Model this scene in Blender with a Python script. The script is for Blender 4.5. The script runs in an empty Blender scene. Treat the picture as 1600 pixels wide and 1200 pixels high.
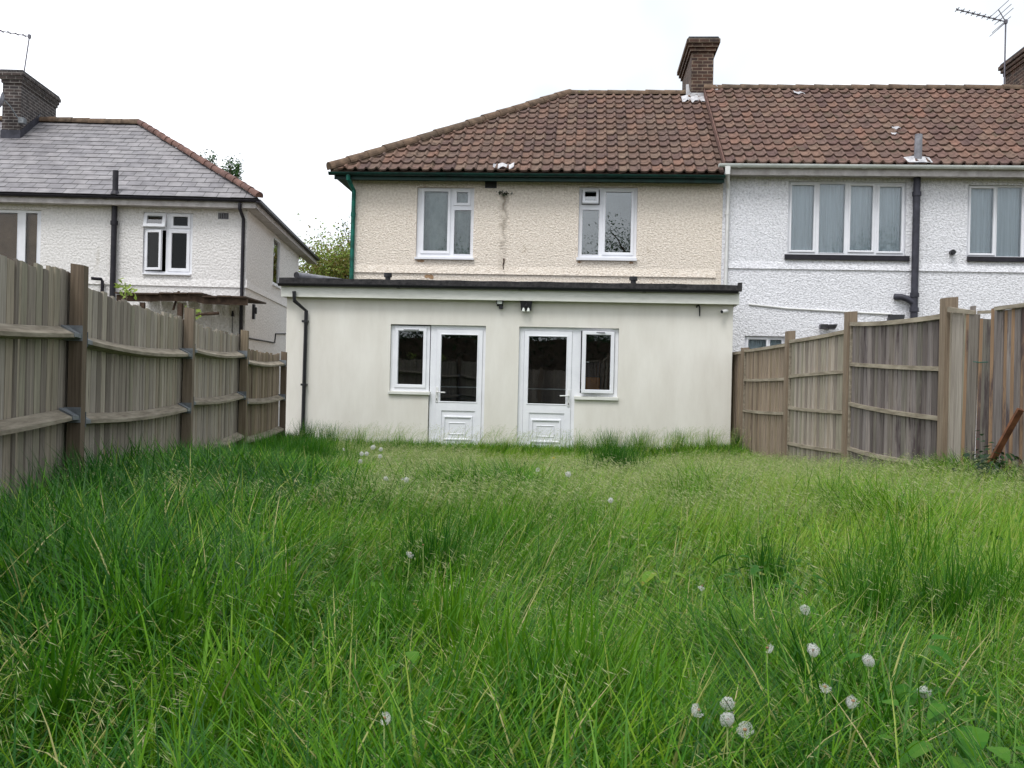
import bpy, bmesh, math, random
import numpy as np
from mathutils import Vector, Matrix
random.seed(7)
RNG = np.random.default_rng(11)
R = math.radians
scene = bpy.context.scene
COL = scene.collection

# ------------------------------------------------------------------ camera
F_PX, EYE, PITCH, ROLL = 1555.0, 1.27, 0.002, 0.0235
cam_data = bpy.data.cameras.new('camera')
cam_data.sensor_width = 36.0
cam_data.lens = F_PX / 1600 * 36.0
cam_data.clip_start, cam_data.clip_end = 0.05, 3000
camera = bpy.data.objects.new('camera', cam_data)
COL.objects.link(camera)
ROT = Matrix.Rotation(R(90) + PITCH, 3, 'X') @ Matrix.Rotation(ROLL, 3, 'Z')
camera.matrix_world = Matrix.Translation((0, 0, EYE)) @ ROT.to_4x4()
scene.camera = camera

# ------------------------------------------------------------------ light: bright overcast day
SUN_EL, SUN_AZ = R(58), R(200)          # azimuth clockwise from +Y: high, behind the photographer
world = bpy.data.worlds.new('World')
scene.world = world
world.use_nodes = True
nt = world.node_tree
nt.nodes.clear()
w_out = nt.nodes.new('ShaderNodeOutputWorld')
w_bg = nt.nodes.new('ShaderNodeBackground')
w_sky = nt.nodes.new('ShaderNodeTexSky')
w_sky.sky_type = 'NISHITA'
w_sky.sun_disc = False
w_sky.sun_elevation, w_sky.sun_rotation = SUN_EL, SUN_AZ
w_sky.air_density, w_sky.dust_density, w_sky.ozone_density = 1.0, 2.0, 1.0
w_tc = nt.nodes.new('ShaderNodeTexCoord')
w_noise = nt.nodes.new('ShaderNodeTexNoise')
w_noise.inputs['Scale'].default_value = 1.6
w_noise.inputs['Detail'].default_value = 5
w_ramp = nt.nodes.new('ShaderNodeValToRGB')
w_ramp.color_ramp.elements[0].position = 0.35
w_ramp.color_ramp.elements[0].color = (0.86, 0.86, 0.86, 1)
w_ramp.color_ramp.elements[1].position = 0.62
w_ramp.color_ramp.elements[1].color = (0.97, 0.97, 0.97, 1)
w_mix = nt.nodes.new('ShaderNodeMixRGB')
w_n2 = nt.nodes.new('ShaderNodeTexNoise')                    # cloud deck: bright with thinner, bluer places
w_n2.inputs['Scale'].default_value = 2.2
w_n2.inputs['Detail'].default_value = 4
w_r2 = nt.nodes.new('ShaderNodeValToRGB')
w_r2.color_ramp.elements[0].position = 0.40
w_r2.color_ramp.elements[0].color = (6.3, 6.7, 7.15, 1)
w_r2.color_ramp.elements[1].position = 0.60
w_r2.color_ramp.elements[1].color = (10.7, 10.9, 11.5, 1)
nt.links.new(w_tc.outputs['Generated'], w_n2.inputs['Vector'])
w_sx = nt.nodes.new('ShaderNodeSeparateXYZ')
w_m1 = nt.nodes.new('ShaderNodeMath'); w_m1.operation = 'MULTIPLY_ADD'      # the deck thins out towards +x
w_m1.inputs[1].default_value = -0.32
nt.links.new(w_tc.outputs['Generated'], w_sx.inputs[0])
nt.links.new(w_sx.outputs['X'], w_m1.inputs[0]); nt.links.new(w_n2.outputs['Fac'], w_m1.inputs[2])
nt.links.new(w_m1.outputs[0], w_r2.inputs['Fac'])
nt.links.new(w_r2.outputs['Color'], w_mix.inputs[2])
w_bg.inputs['Strength'].default_value = 0.10
nt.links.new(w_tc.outputs['Generated'], w_noise.inputs['Vector'])
nt.links.new(w_noise.outputs['Fac'], w_ramp.inputs['Fac'])
nt.links.new(w_ramp.outputs['Color'], w_mix.inputs[0])
nt.links.new(w_sky.outputs['Color'], w_mix.inputs[1])
nt.links.new(w_mix.outputs['Color'], w_bg.inputs['Color'])
nt.links.new(w_bg.outputs['Background'], w_out.inputs['Surface'])
sun_data = bpy.data.lights.new('sun', 'SUN')
sun_data.energy, sun_data.angle, sun_data.color = 1.3, R(22), (1.0, 0.985, 0.96)
sun = bpy.data.objects.new('sun', sun_data)
COL.objects.link(sun)
sdir = Vector((math.sin(SUN_AZ) * math.cos(SUN_EL), math.cos(SUN_AZ) * math.cos(SUN_EL), math.sin(SUN_EL)))
sun.rotation_euler = sdir.to_track_quat('Z', 'Y').to_euler()
sun.location = (0, -5, 30)
scene.view_settings.view_transform = 'Standard'
scene.view_settings.look = 'None'
scene.view_settings.exposure = 0.62
scene.view_settings.gamma = 1.0
scene.render.engine = 'CYCLES'
scene.cycles.max_bounces = 8
scene.cycles.transparent_max_bounces = 16
scene.cycles.use_denoising = True

# ------------------------------------------------------------------ pixel <-> world helpers (photo pixels, 1600 x 1200)
def ray(x, y):
    d = ROT @ Vector(((x - 800) / F_PX, (600 - y) / F_PX, -1.0))
    return d

def at_depth(x, y, Y):
    d = ray(x, y)
    return Vector((0, 0, EYE)) + d * (Y / d.y)

class Fr:
    """a building's own frame: origin on the ground, s along the wall, d into the building"""
    def __init__(s, ox, oy, th):
        s.o, s.th = Vector((ox, oy, 0)), th
        s.es = Vector((math.cos(th), math.sin(th), 0))
        s.ed = Vector((-math.sin(th), math.cos(th), 0))
    def pix(s, x, y, d=0.0):
        r = ray(x, y)
        c = Vector((0, 0, EYE))
        t = (d - (c - s.o).dot(s.ed)) / r.dot(s.ed)
        p = c + r * t
        return (p - s.o).dot(s.es), p.z
    def rect(s, x0, x1, y0, y1, d=0.0):
        """pixel rectangle -> s0, s1, z0, z1"""
        xm, ym = (x0 + x1) / 2, (y0 + y1) / 2
        return s.pix(x0, ym, d)[0], s.pix(x1, ym, d)[0], s.pix(xm, y1, d)[1], s.pix(xm, y0, d)[1]
    def w(s, a, d, z):
        return s.o + s.es * a + s.ed * d + Vector((0, 0, z))
    def local(s, p):
        q = Vector(p) - s.o
        return q.dot(s.es), q.dot(s.ed), q.z

# ------------------------------------------------------------------ objects
def thing(name, label, cat, loc=(0, 0, 0), rz=0.0, group=None):
    o = bpy.data.objects.new(name, None)
    o.empty_display_size = 0.2
    COL.objects.link(o)
    o.location = loc
    o.rotation_euler = (0, 0, rz)
    o['label'], o['category'] = label, cat
    if group:
        o['group'] = group
    return o

def tag(o, label, cat, group=None):
    o['label'], o['category'] = label, cat
    if group:
        o['group'] = group
    return o

class MB:
    """collects faces for ONE mesh"""
    def __init__(s):
        s.v, s.f, s.r = [], [], []
    def face(s, pts, r=0.5):
        n = len(s.v)
        s.v.extend([tuple(p) for p in pts])
        s.f.append(tuple(range(n, n + len(pts))))
        s.r.append(r)
    def hexa(s, p, r=0.5):
        """8 corners: bottom 4 ccw, top 4 ccw"""
        n = len(s.v)
        s.v.extend([tuple(q) for q in p])
        for q in ((3, 2, 1, 0), (4, 5, 6, 7), (0, 1, 5, 4), (1, 2, 6, 5), (2, 3, 7, 6), (3, 0, 4, 7)):
            s.f.append(tuple(n + i for i in q))
            s.r.append(r)
    def box(s, x0, x1, y0, y1, z0, z1, r=0.5, b=0.0):
        if b <= 0:
            s.hexa([(x0, y0, z0), (x1, y0, z0), (x1, y1, z0), (x0, y1, z0),
                    (x0, y0, z1), (x1, y0, z1), (x1, y1, z1), (x0, y1, z1)], r)
            return
        b = min(b, (x1 - x0) * .4, (y1 - y0) * .4, (z1 - z0) * .4)
        bm = bmesh.new()
        bmesh.ops.create_cube(bm, size=1)
        for v in bm.verts:
            v.co = ((x0 + x1) / 2 + v.co.x * (x1 - x0), (y0 + y1) / 2 + v.co.y * (y1 - y0), (z0 + z1) / 2 + v.co.z * (z1 - z0))
        bmesh.ops.bevel(bm, geom=bm.edges[:], offset=b, segments=1, affect='EDGES', profile=0.5)
        s.add_bm(bm, r)
    def add_bm(s, bm, r=0.5, M=None):
        n = len(s.v)
        bm.verts.index_update()
        for v in bm.verts:
            s.v.append(tuple(M @ v.co) if M else tuple(v.co))
        for f in bm.faces:
            s.f.append(tuple(n + v.index for v in f.verts))
            s.r.append(r)
        bm.free()
    def tube(s, pts, rad, n=10, r=0.5, caps=True):
        pts = [Vector(p) for p in pts]
        rads = rad if isinstance(rad, (list, tuple)) else [rad] * len(pts)
        rings = []
        up = None
        for i, p in enumerate(pts):
            t = (pts[min(i + 1, len(pts) - 1)] - pts[max(i - 1, 0)]).normalized()
            if up is None:
                up = Vector((0, 0, 1)) if abs(t.z) < .9 else Vector((0, 1, 0))
            a = t.cross(up)
            if a.length < 1e-5:
                a = t.cross(Vector((1, 0, 0)))
            a.normalize()
            bb = a.cross(t).normalized()
            up = bb
            base = len(s.v)
            for k in range(n):
                an = 2 * math.pi * k / n
                s.v.append(tuple(p + (a * math.cos(an) + bb * math.sin(an)) * rads[i]))
            rings.append(base)
        for i in range(len(rings) - 1):
            for k in range(n):
                k2 = (k + 1) % n
                s.f.append((rings[i] + k, rings[i] + k2, rings[i + 1] + k2, rings[i + 1] + k))
                s.r.append(r)
        if caps:
            s.f.append(tuple(rings[0] + k for k in range(n))[::-1])
            s.r.append(r)
            s.f.append(tuple(rings[-1] + k for k in range(n)))
            s.r.append(r)
    def ring(s, s0, s1, z0, z1, w, d0, d1, ch=0.006, r=0.5):
        """mitred rectangular frame, front at d0"""
        prof = [(0, d1), (0, d0 + ch), (ch, d0), (w - ch, d0), (w, d0 + ch), (w, d1)]
        base = len(s.v)
        for o, d in prof:
            s.v.extend([(s0 + o, d, z0 + o), (s1 - o, d, z0 + o), (s1 - o, d, z1 - o), (s0 + o, d, z1 - o)])
        m = len(prof)
        for i in range(m):
            j = (i + 1) % m
            for k in range(4):
                k2 = (k + 1) % 4
                s.f.append((base + i * 4 + k, base + i * 4 + k2, base + j * 4 + k2, base + j * 4 + k))
                s.r.append(r)
    def wall(s, s0, s1, z0, z1, d0, d1, holes=(), r=0.5):
        """wall panel with rectangular openings and reveals"""
        S = sorted({s0, s1, *[h[0] for h in holes], *[h[1] for h in holes]})
        Z = sorted({z0, z1, *[h[2] for h in holes], *[h[3] for h in holes]})
        S = [a for a in S if s0 <= a <= s1]
        Z = [a for a in Z if z0 <= a <= z1]
        def solid(i, j):
            if i < 0 or j < 0 or i >= len(S) - 1 or j >= len(Z) - 1:
                return False
            a, b = (S[i] + S[i + 1]) / 2, (Z[j] + Z[j + 1]) / 2
            return not any(h[0] < a < h[1] and h[2] < b < h[3] for h in holes)
        for i in range(len(S) - 1):
            for j in range(len(Z) - 1):
                if not solid(i, j):
                    continue
                a, b, c, e = S[i], S[i + 1], Z[j], Z[j + 1]
                s.face([(a, d0, c), (b, d0, c), (b, d0, e), (a, d0, e)], r)
                s.face([(b, d1, c), (a, d1, c), (a, d1, e), (b, d1, e)], r)
                if not solid(i - 1, j): s.face([(a, d1, c), (a, d0, c), (a, d0, e), (a, d1, e)], r)
                if not solid(i + 1, j): s.face([(b, d0, c), (b, d1, c), (b, d1, e), (b, d0, e)], r)
                if not solid(i, j - 1): s.face([(a, d1, c), (b, d1, c), (b, d0, c), (a, d0, c)], r)
                if not solid(i, j + 1): s.face([(a, d0, e), (b, d0, e), (b, d1, e), (a, d1, e)], r)
    def prism(s, poly, x0, x1, r=0.5):
        """poly of (d, z) swept along s"""
        n, m = len(s.v), len(poly)
        for x in (x0, x1):
            s.v.extend([(x, d, z) for d, z in poly])
        for k in range(m):
            k2 = (k + 1) % m
            s.f.append((n + k, n + k2, n + m + k2, n + m + k)); s.r.append(r)
        s.f.append(tuple(n + k for k in range(m))[::-1]); s.r.append(r)
        s.f.append(tuple(n + m + k for k in range(m))); s.r.append(r)
    def build(s, name, material, parent=None, smooth=False, loc=None, rot=None, label=None):
        me = bpy.data.meshes.new(name)
        me.from_pydata(s.v, [], s.f)
        at = me.attributes.new('rnd', 'FLOAT', 'FACE')
        at.data.foreach_set('value', np.array(s.r, dtype=np.float32))
        me.materials.append(material)
        bm = bmesh.new()
        bm.from_mesh(me)
        bmesh.ops.recalc_face_normals(bm, faces=bm.faces[:])
        bm.to_mesh(me)
        bm.free()
        if smooth:
            me.polygons.foreach_set('use_smooth', [True] * len(me.polygons))
            if smooth != 'all':
                me.set_sharp_from_angle(angle=R(38))
        me.update()
        o = bpy.data.objects.new(name, me)
        COL.objects.link(o)
        if parent:
            o.parent = parent
        if loc: o.location = loc
        if rot: o.rotation_euler = rot
        if label: o['label'] = label
        return o

# ------------------------------------------------------------------ materials
def lin(*c):
    """sRGB 0-255 -> linear"""
    o = []
    for v in c:
        v /= 255
        o.append(v / 12.92 if v <= .04045 else ((v + .055) / 1.055) ** 2.4)
    return tuple(o)

def mat(name, c1, c2=None, scale=5.0, rough=0.8, spec=0.3, bump=0.0, bscale=40.0, bdist=0.01, detail=6,
        stretch=None, rnd=None, lo=0.35, hi=0.65, spots=None, metallic=0.0, bstretch=None, bdetail=4):
    """noise-mixed colour; rnd = list of colours picked by the per-piece attribute; spots = (colour, scale, threshold)"""
    m = bpy.data.materials.new(name)
    m.use_nodes = True
    t = m.node_tree
    N, L = t.nodes, t.links
    b = N['Principled BSDF']
    b.inputs['Roughness'].default_value = rough
    b.inputs['Specular IOR Level'].default_value = spec
    b.inputs['Metallic'].default_value = metallic
    tc = N.new('ShaderNodeTexCoord')
    mp = N.new('ShaderNodeMapping')
    mp.inputs['Scale'].default_value = stretch or (1, 1, 1)
    L.new(tc.outputs['Object'], mp.inputs['Vector'])
    nz = N.new('ShaderNodeTexNoise')
    nz.inputs['Scale'].default_value = scale
    nz.inputs['Detail'].default_value = detail
    nz.inputs['Roughness'].default_value = 0.65
    L.new(mp.outputs['Vector'], nz.inputs['Vector'])
    rp = N.new('ShaderNodeValToRGB')
    rp.color_ramp.elements[0].position, rp.color_ramp.elements[1].position = lo, hi
    c2 = c2 or tuple(min(1, v * 1.15) for v in c1)
    rp.color_ramp.elements[0].color = (*c1, 1)
    rp.color_ramp.elements[1].color = (*c2, 1)
    L.new(nz.outputs['Fac'], rp.inputs['Fac'])
    colour = rp.outputs['Color']
    if rnd:
        at = N.new('ShaderNodeAttribute')
        at.attribute_name = 'rnd'
        r2 = N.new('ShaderNodeValToRGB')
        el = r2.color_ramp.elements
        while len(el) < len(rnd):
            el.new(0.5)
        for i, c in enumerate(rnd):
            el[i].position = i / max(1, len(rnd) - 1)
            el[i].color = (*c, 1)
        L.new(at.outputs['Fac'], r2.inputs['Fac'])
        mx = N.new('ShaderNodeMixRGB')
        mx.blend_type = 'MULTIPLY'
        mx.inputs[0].default_value = 1
        L.new(colour, mx.inputs[1]); L.new(r2.outputs['Color'], mx.inputs[2])
        colour = mx.outputs['Color']
    for sp in (spots or []):
        sc, ss, th = sp[:3]
        n2 = N.new('ShaderNodeTexNoise')
        n2.inputs['Scale'].default_value = ss
        n2.inputs['Detail'].default_value = 8
        n2.inputs['Roughness'].default_value = 0.7
        if len(sp) > 3:
            m3 = N.new('ShaderNodeMapping')
            m3.inputs['Scale'].default_value = sp[3]
            L.new(tc.outputs['Object'], m3.inputs['Vector']); L.new(m3.outputs['Vector'], n2.inputs['Vector'])
        else:
            L.new(tc.outputs['Object'], n2.inputs['Vector'])
        r3 = N.new('ShaderNodeValToRGB')
        r3.color_ramp.elements[0].position, r3.color_ramp.elements[1].position = th, th + .09
        r3.color_ramp.elements[0].color = (0, 0, 0, 1)
        r3.color_ramp.elements[1].color = (.85, .85, .85, 1)
        L.new(n2.outputs['Fac'], r3.inputs['Fac'])
        m4 = N.new('ShaderNodeMixRGB')
        L.new(r3.outputs['Color'], m4.inputs[0]); L.new(colour, m4.inputs[1])
        m4.inputs[2].default_value = (*sc, 1)
        colour = m4.outputs['Color']
    L.new(colour, b.inputs['Base Color'])
    if bump:
        n4 = N.new('ShaderNodeTexNoise')
        n4.inputs['Scale'].default_value = bscale
        n4.inputs['Detail'].default_value = bdetail
        m5 = N.new('ShaderNodeMapping')
        m5.inputs['Scale'].default_value = bstretch or (1, 1, 1)
        L.new(tc.outputs['Object'], m5.inputs['Vector']); L.new(m5.outputs['Vector'], n4.inputs['Vector'])
        bp = N.new('ShaderNodeBump')
        bp.inputs['Strength'].default_value = bump
        bp.inputs['Distance'].default_value = bdist
        L.new(n4.outputs['Fac'], bp.inputs['Height']); L.new(bp.outputs['Normal'], b.inputs['Normal'])
    return m

def brick_mat(name, cols, mortar, bw=.225, bh=.075):
    m = bpy.data.materials.new(name)
    m.use_nodes = True
    t = m.node_tree
    N, L = t.nodes, t.links
    b = N['Principled BSDF']
    b.inputs['Roughness'].default_value = .9
    tc = N.new('ShaderNodeTexCoord')
    sx = N.new('ShaderNodeSeparateXYZ')
    L.new(tc.outputs['Object'], sx.inputs[0])
    ad = N.new('ShaderNodeMath')
    L.new(sx.outputs['X'], ad.inputs[0]); L.new(sx.outputs['Y'], ad.inputs[1])
    cb = N.new('ShaderNodeCombineXYZ')
    L.new(ad.outputs[0], cb.inputs['X']); L.new(sx.outputs['Z'], cb.inputs['Y'])
    br = N.new('ShaderNodeTexBrick')
    br.inputs['Scale'].default_value = 1
    br.inputs['Brick Width'].default_value, br.inputs['Row Height'].default_value = bw, bh
    br.inputs['Mortar Size'].default_value = .009
    br.inputs['Color1'].default_value, br.inputs['Color2'].default_value = (*cols[0], 1), (*cols[1], 1)
    br.inputs['Mortar'].default_value = (*mortar, 1)
    L.new(cb.outputs[0], br.inputs['Vector'])
    nz = N.new('ShaderNodeTexNoise')
    nz.inputs['Scale'].default_value, nz.inputs['Detail'].default_value = 5, 6
    L.new(tc.outputs['Object'], nz.inputs['Vector'])
    rp = N.new('ShaderNodeValToRGB')
    rp.color_ramp.elements[0].position, rp.color_ramp.elements[1].position = .3, .7
    rp.color_ramp.elements[0].color, rp.color_ramp.elements[1].color = (.45, .42, .4, 1), (1.2, 1.15, 1.1, 1)
    L.new(nz.outputs['Fac'], rp.inputs['Fac'])
    mx = N.new('ShaderNodeMixRGB')
    mx.blend_type = 'MULTIPLY'; mx.inputs[0].default_value = 1
    L.new(br.outputs['Color'], mx.inputs[1]); L.new(rp.outputs['Color'], mx.inputs[2])
    L.new(mx.outputs['Color'], b.inputs['Base Color'])
    bp = N.new('ShaderNodeBump')
    bp.inputs['Strength'].default_value, bp.inputs['Distance'].default_value = .6, .01
    iv = N.new('ShaderNodeMath'); iv.operation = 'SUBTRACT'; iv.inputs[0].default_value = 1
    L.new(br.outputs['Fac'], iv.inputs[1]); L.new(iv.outputs[0], bp.inputs['Height'])
    L.new(bp.outputs['Normal'], b.inputs['Normal'])
    return m

def glass_mat(name, tint=(.88, .92, .93), refl=1.0, ior=1.6):
    m = bpy.data.materials.new(name)
    m.use_nodes = True
    t = m.node_tree
    N, L = t.nodes, t.links
    N.remove(N['Principled BSDF'])
    out = N['Material Output']
    tr = N.new('ShaderNodeBsdfTransparent'); tr.inputs['Color'].default_value = (*tint, 1)
    gl = N.new('ShaderNodeBsdfGlossy'); gl.inputs['Roughness'].default_value = .01
    gl.inputs['Color'].default_value = (refl, refl, refl, 1)
    fr = N.new('ShaderNodeFresnel'); fr.inputs['IOR'].default_value = ior
    tc = N.new('ShaderNodeTexCoord')
    nz = N.new('ShaderNodeTexNoise'); nz.inputs['Scale'].default_value = 1.7
    L.new(tc.outputs['Object'], nz.inputs['Vector'])
    bp = N.new('ShaderNodeBump'); bp.inputs['Strength'].default_value = .05; bp.inputs['Distance'].default_value = .02
    L.new(nz.outputs['Fac'], bp.inputs['Height']); L.new(bp.outputs['Normal'], gl.inputs['Normal'])
    mx = N.new('ShaderNodeMixShader')
    L.new(fr.outputs[0], mx.inputs[0]); L.new(tr.outputs[0], mx.inputs[1]); L.new(gl.outputs[0], mx.inputs[2])
    L.new(mx.outputs[0], out.inputs['Surface'])
    return m

def leaf_mat(name, cols, transl=.35, rough=.5, attr='tone', spec=.25):
    m = bpy.data.materials.new(name)
    m.use_nodes = True
    t = m.node_tree
    N, L = t.nodes, t.links
    b = N['Principled BSDF']
    b.inputs['Roughness'].default_value = rough
    b.inputs['Specular IOR Level'].default_value = spec
    at = N.new('ShaderNodeAttribute'); at.attribute_name = attr
    rp = N.new('ShaderNodeValToRGB')
    el = rp.color_ramp.elements
    while len(el) < len(cols):
        el.new(.5)
    for i, c in enumerate(cols):
        el[i].position = c[0]
        el[i].color = (*c[1], 1)
    L.new(at.outputs['Fac'], rp.inputs['Fac'])
    L.new(rp.outputs['Color'], b.inputs['Base Color'])
    tl = N.new('ShaderNodeBsdfTranslucent')
    L.new(rp.outputs['Color'], tl.inputs['Color'])
    mx = N.new('ShaderNodeMixShader'); mx.inputs[0].default_value = transl
    L.new(b.outputs[0], mx.inputs[1]); L.new(tl.outputs[0], mx.inputs[2])
    L.new(mx.outputs[0], N['Material Output'].inputs['Surface'])
    return m

M = {}
M['upvc'] = mat('white_upvc', lin(222, 223, 228), lin(232, 233, 237), scale=3, rough=.35, spec=.4)
M['glass'] = glass_mat('window_glass')
M['dark_glass'] = glass_mat('dark_window_glass', (.8, .84, .86), 1.0, 1.72)
M['blind_glass'] = glass_mat('blind_window_glass', (.9, .9, .88), .4)
M['far_glass'] = glass_mat('shaded_window_glass', (.5, .52, .5), .35)
M['sky_glass'] = glass_mat('double_glazing', (.6, .66, .66), 1.0, 2.3)
M['cream_render'] = mat('cream_roughcast', lin(213, 200, 184), lin(241, 231, 218), scale=24, rough=.95, spec=.1, bump=1.0, bscale=33, bdist=.036, bdetail=5,
                        lo=.36, hi=.6, spots=[(lin(158, 142, 118), 2.2, .63), (lin(120, 110, 94), 1.4, .68, (2.2, 2.2, .5)), (lin(205, 180, 160), .8, .62)])
M['white_render'] = mat('white_roughcast', lin(200, 200, 204), lin(236, 236, 240), scale=24, rough=.95, spec=.1, bump=1.0, bscale=32, bdist=.032, bdetail=5,
                        lo=.34, hi=.56, spots=[(lin(130, 126, 122), 9, .72), (lin(175, 172, 168), 1.2, .66, (2, 2, .5))])
M['pale_render'] = mat('pale_roughcast', lin(208, 205, 202), lin(234, 231, 229), scale=22, rough=.95, spec=.1, bump=.9, bscale=22, bdist=.035,
                       lo=.34, hi=.6, spots=[(lin(190, 184, 174), 1.0, .64, (1.6, 1.6, .45))])
M['smooth_render'] = mat('smooth_cream_render', lin(212, 208, 199), lin(222, 219, 211), scale=1.1, rough=.9, spec=.15, bump=.25, bscale=60, bdist=.004,
                         stretch=(2.6, 2.6, .7), spots=[(lin(198, 194, 182), 1.1, .70, (3.2, 3.2, .35)), (lin(160, 152, 136), 7, .78)])
M['black_plastic'] = mat('black_plastic', lin(24, 24, 28), lin(34, 34, 38), rough=.4, spec=.4)
M['felt'] = mat('black_roof_felt', lin(30, 30, 32), lin(62, 60, 60), scale=14, rough=.85, bump=.4, bscale=60)
M['green_paint'] = mat('green_paint', lin(10, 60, 52), lin(22, 112, 96), scale=6, rough=.55, spots=[(lin(40, 52, 48), 5, .62)])
M['dark_green'] = mat('dark_green_gutter', lin(8, 36, 32), lin(14, 58, 50), scale=6, rough=.5)
M['white_gutter'] = mat('white_gutter', lin(205, 210, 206), lin(228, 231, 228), scale=4, rough=.4)
M['fascia'] = mat('cream_fascia', lin(200, 201, 193), lin(216, 216, 209), scale=4, rough=.6, stretch=(1, 1, 4))
M['white_fascia'] = mat('grey_white_fascia', lin(158, 152, 150), lin(190, 186, 184), scale=6, rough=.7)
M['soil_pipe'] = mat('painted_iron_pipe', lin(46, 46, 54), lin(66, 66, 76), scale=8, rough=.5)
M['black_pipe'] = mat('black_iron_pipe', lin(26, 24, 32), lin(42, 40, 46), scale=8, rough=.5)
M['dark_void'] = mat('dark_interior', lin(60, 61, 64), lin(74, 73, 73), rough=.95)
M['net'] = mat('net_curtain', lin(206, 210, 216), lin(232, 235, 240), scale=3, rough=.95, stretch=(14, 1, .3))
M['sheet'] = mat('grey_sheet', lin(128, 138, 134), lin(160, 168, 162), scale=3, rough=.9, stretch=(2, 1, 1))
M['blind'] = mat('brown_blind', lin(150, 122, 92), lin(168, 140, 108), scale=3, rough=.9)
M['blue_blind'] = mat('pale_blind', lin(170, 178, 188), lin(186, 192, 200), scale=3, rough=.9)
TILES = [(.70, .66, .70), (.98, .88, .86), (.86, .84, .80), (1.12, .98, .90), (.82, .80, .82), (1.1, 1.08, .98), (1.22, 1.0, .90)]
M['tile'] = mat('weathered_concrete_tile', lin(92, 79, 74), lin(125, 107, 98), scale=9, rough=.95, spec=.1, rnd=TILES, bump=.4, bscale=60, bdist=.006,
                spots=[(lin(190, 172, 126), 16, .69), (lin(62, 56, 46), 3.5, .60)])
M['tile_orange'] = mat('orange_concrete_tile', lin(97, 82, 76), lin(127, 107, 99), scale=9, rough=.95, spec=.1, rnd=TILES, bump=.4, bscale=60, bdist=.006,
                       spots=[(lin(206, 186, 132), 18, .71), (lin(92, 82, 70), 2.6, .55)])
M['ridge'] = mat('clay_ridge_tile', lin(84, 72, 62), lin(122, 106, 90), scale=7, rough=.95, rnd=[(.8, .8, .8), (1.1, 1, .95)],
                 spots=[(lin(120, 116, 70), 8, .62), (lin(56, 50, 42), 5, .64)])
M['red_ridge'] = mat('red_clay_ridge', lin(96, 74, 68), lin(126, 98, 90), scale=7, rough=.9, rnd=[(.8, .8, .8), (1.1, 1.05, 1)],
                     spots=[(lin(70, 66, 50), 8, .66)])
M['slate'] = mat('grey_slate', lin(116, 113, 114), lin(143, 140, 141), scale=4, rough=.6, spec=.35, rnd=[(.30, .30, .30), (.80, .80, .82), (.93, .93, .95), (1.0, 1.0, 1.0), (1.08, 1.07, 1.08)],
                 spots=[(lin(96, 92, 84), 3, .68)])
M['brick_brown'] = brick_mat('brown_brick', (lin(88, 62, 50), lin(56, 44, 42)), lin(126, 114, 100))
M['brick_dark'] = brick_mat('sooty_brick', (lin(74, 64, 62), lin(52, 47, 49)), lin(130, 128, 126))
M['lead'] = mat('lead_flashing', lin(150, 150, 154), lin(206, 205, 206), scale=7, rough=.6, spots=[(lin(110, 106, 100), 6, .6)])
WOODV = [(.55, .53, .52), (.86, .84, .82), (1.0, 1.0, 1.0), (1.22, 1.2, 1.16), (.76, .79, .70), (1.06, 1.0, .92)]
def wood(name, a, b, sp):
    return mat(name, a, b, scale=3.2, rough=.9, spec=.15, stretch=(17, 17, .7), rnd=WOODV, bump=.5, bscale=16, bdist=.006, bstretch=(8, 8, .3), detail=8, spots=sp, lo=.3, hi=.7)
M['fence_grey'] = wood('weathered_grey_wood', lin(128, 120, 112), lin(178, 169, 158), [(lin(104, 108, 72), 1.1, .66, (3, 3, .5)), (lin(70, 62, 52), 2.4, .64, (5, 5, .4))])
M['fence_brown'] = wood('weathered_brown_wood', lin(118, 105, 92), lin(160, 145, 128), [(lin(78, 62, 50), 2, .62, (4, 4, .5))])
M['fence_dark'] = wood('dark_stained_wood', lin(92, 86, 86), lin(148, 140, 136), [(lin(66, 54, 58), 1.3, .55, (2.5, 2.5, .5)), (lin(168, 152, 136), 3, .70, (6, 6, .4))])
M['fence_orange'] = wood('orange_edged_wood', lin(116, 96, 80), lin(152, 124, 98), [(lin(74, 64, 68), 1.5, .5, (2.5, 2.5, .6)), (lin(176, 128, 80), 2, .66, (5, 5, .4))])
M['post'] = wood('fence_post_wood', lin(100, 88, 76), lin(140, 126, 110), [(lin(92, 96, 64), 2, .66, (3, 3, .5))])
M['rail'] = mat('sawn_rail_wood', lin(112, 104, 92), lin(154, 146, 132), scale=6, rough=.9, spec=.15, stretch=(.5, 4, 4), bump=.4, bscale=14, bdist=.004, bstretch=(.4, 4, 4),
                rnd=WOODV, spots=[(lin(96, 84, 70), 3, .64, (.6, 3, 3))])
M['galv'] = mat('galvanised_steel', lin(98, 102, 106), lin(132, 136, 140), scale=12, rough=.6, metallic=.2)
M['rot_wood'] = mat('rotten_dark_timber', lin(52, 40, 34), lin(86, 70, 58), scale=8, rough=.95)
M['rust'] = mat('rusty_orange_wood', lin(84, 54, 38), lin(128, 84, 56), scale=9, rough=.9, spots=[(lin(70, 42, 30), 6, .62)])
M['alu'] = mat('dull_aluminium', lin(88, 86, 94), lin(120, 118, 126), scale=8, rough=.5, metallic=.4)
M['grey_plastic'] = mat('grey_pvc', lin(112, 112, 118), lin(150, 150, 156), scale=5, rough=.5)
M['white_plastic'] = mat('white_plastic', lin(208, 208, 206), lin(224, 224, 222), rough=.4)
M['lens'] = mat('lamp_lens', lin(190, 196, 190), lin(214, 218, 212), rough=.2)
M['orange_seat'] = mat('orange_chair_seat', lin(214, 128, 40), lin(228, 142, 50), rough=.5)
M['worktop'] = mat('white_worktop', lin(226, 226, 226), lin(236, 236, 236), rough=.4)
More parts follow.
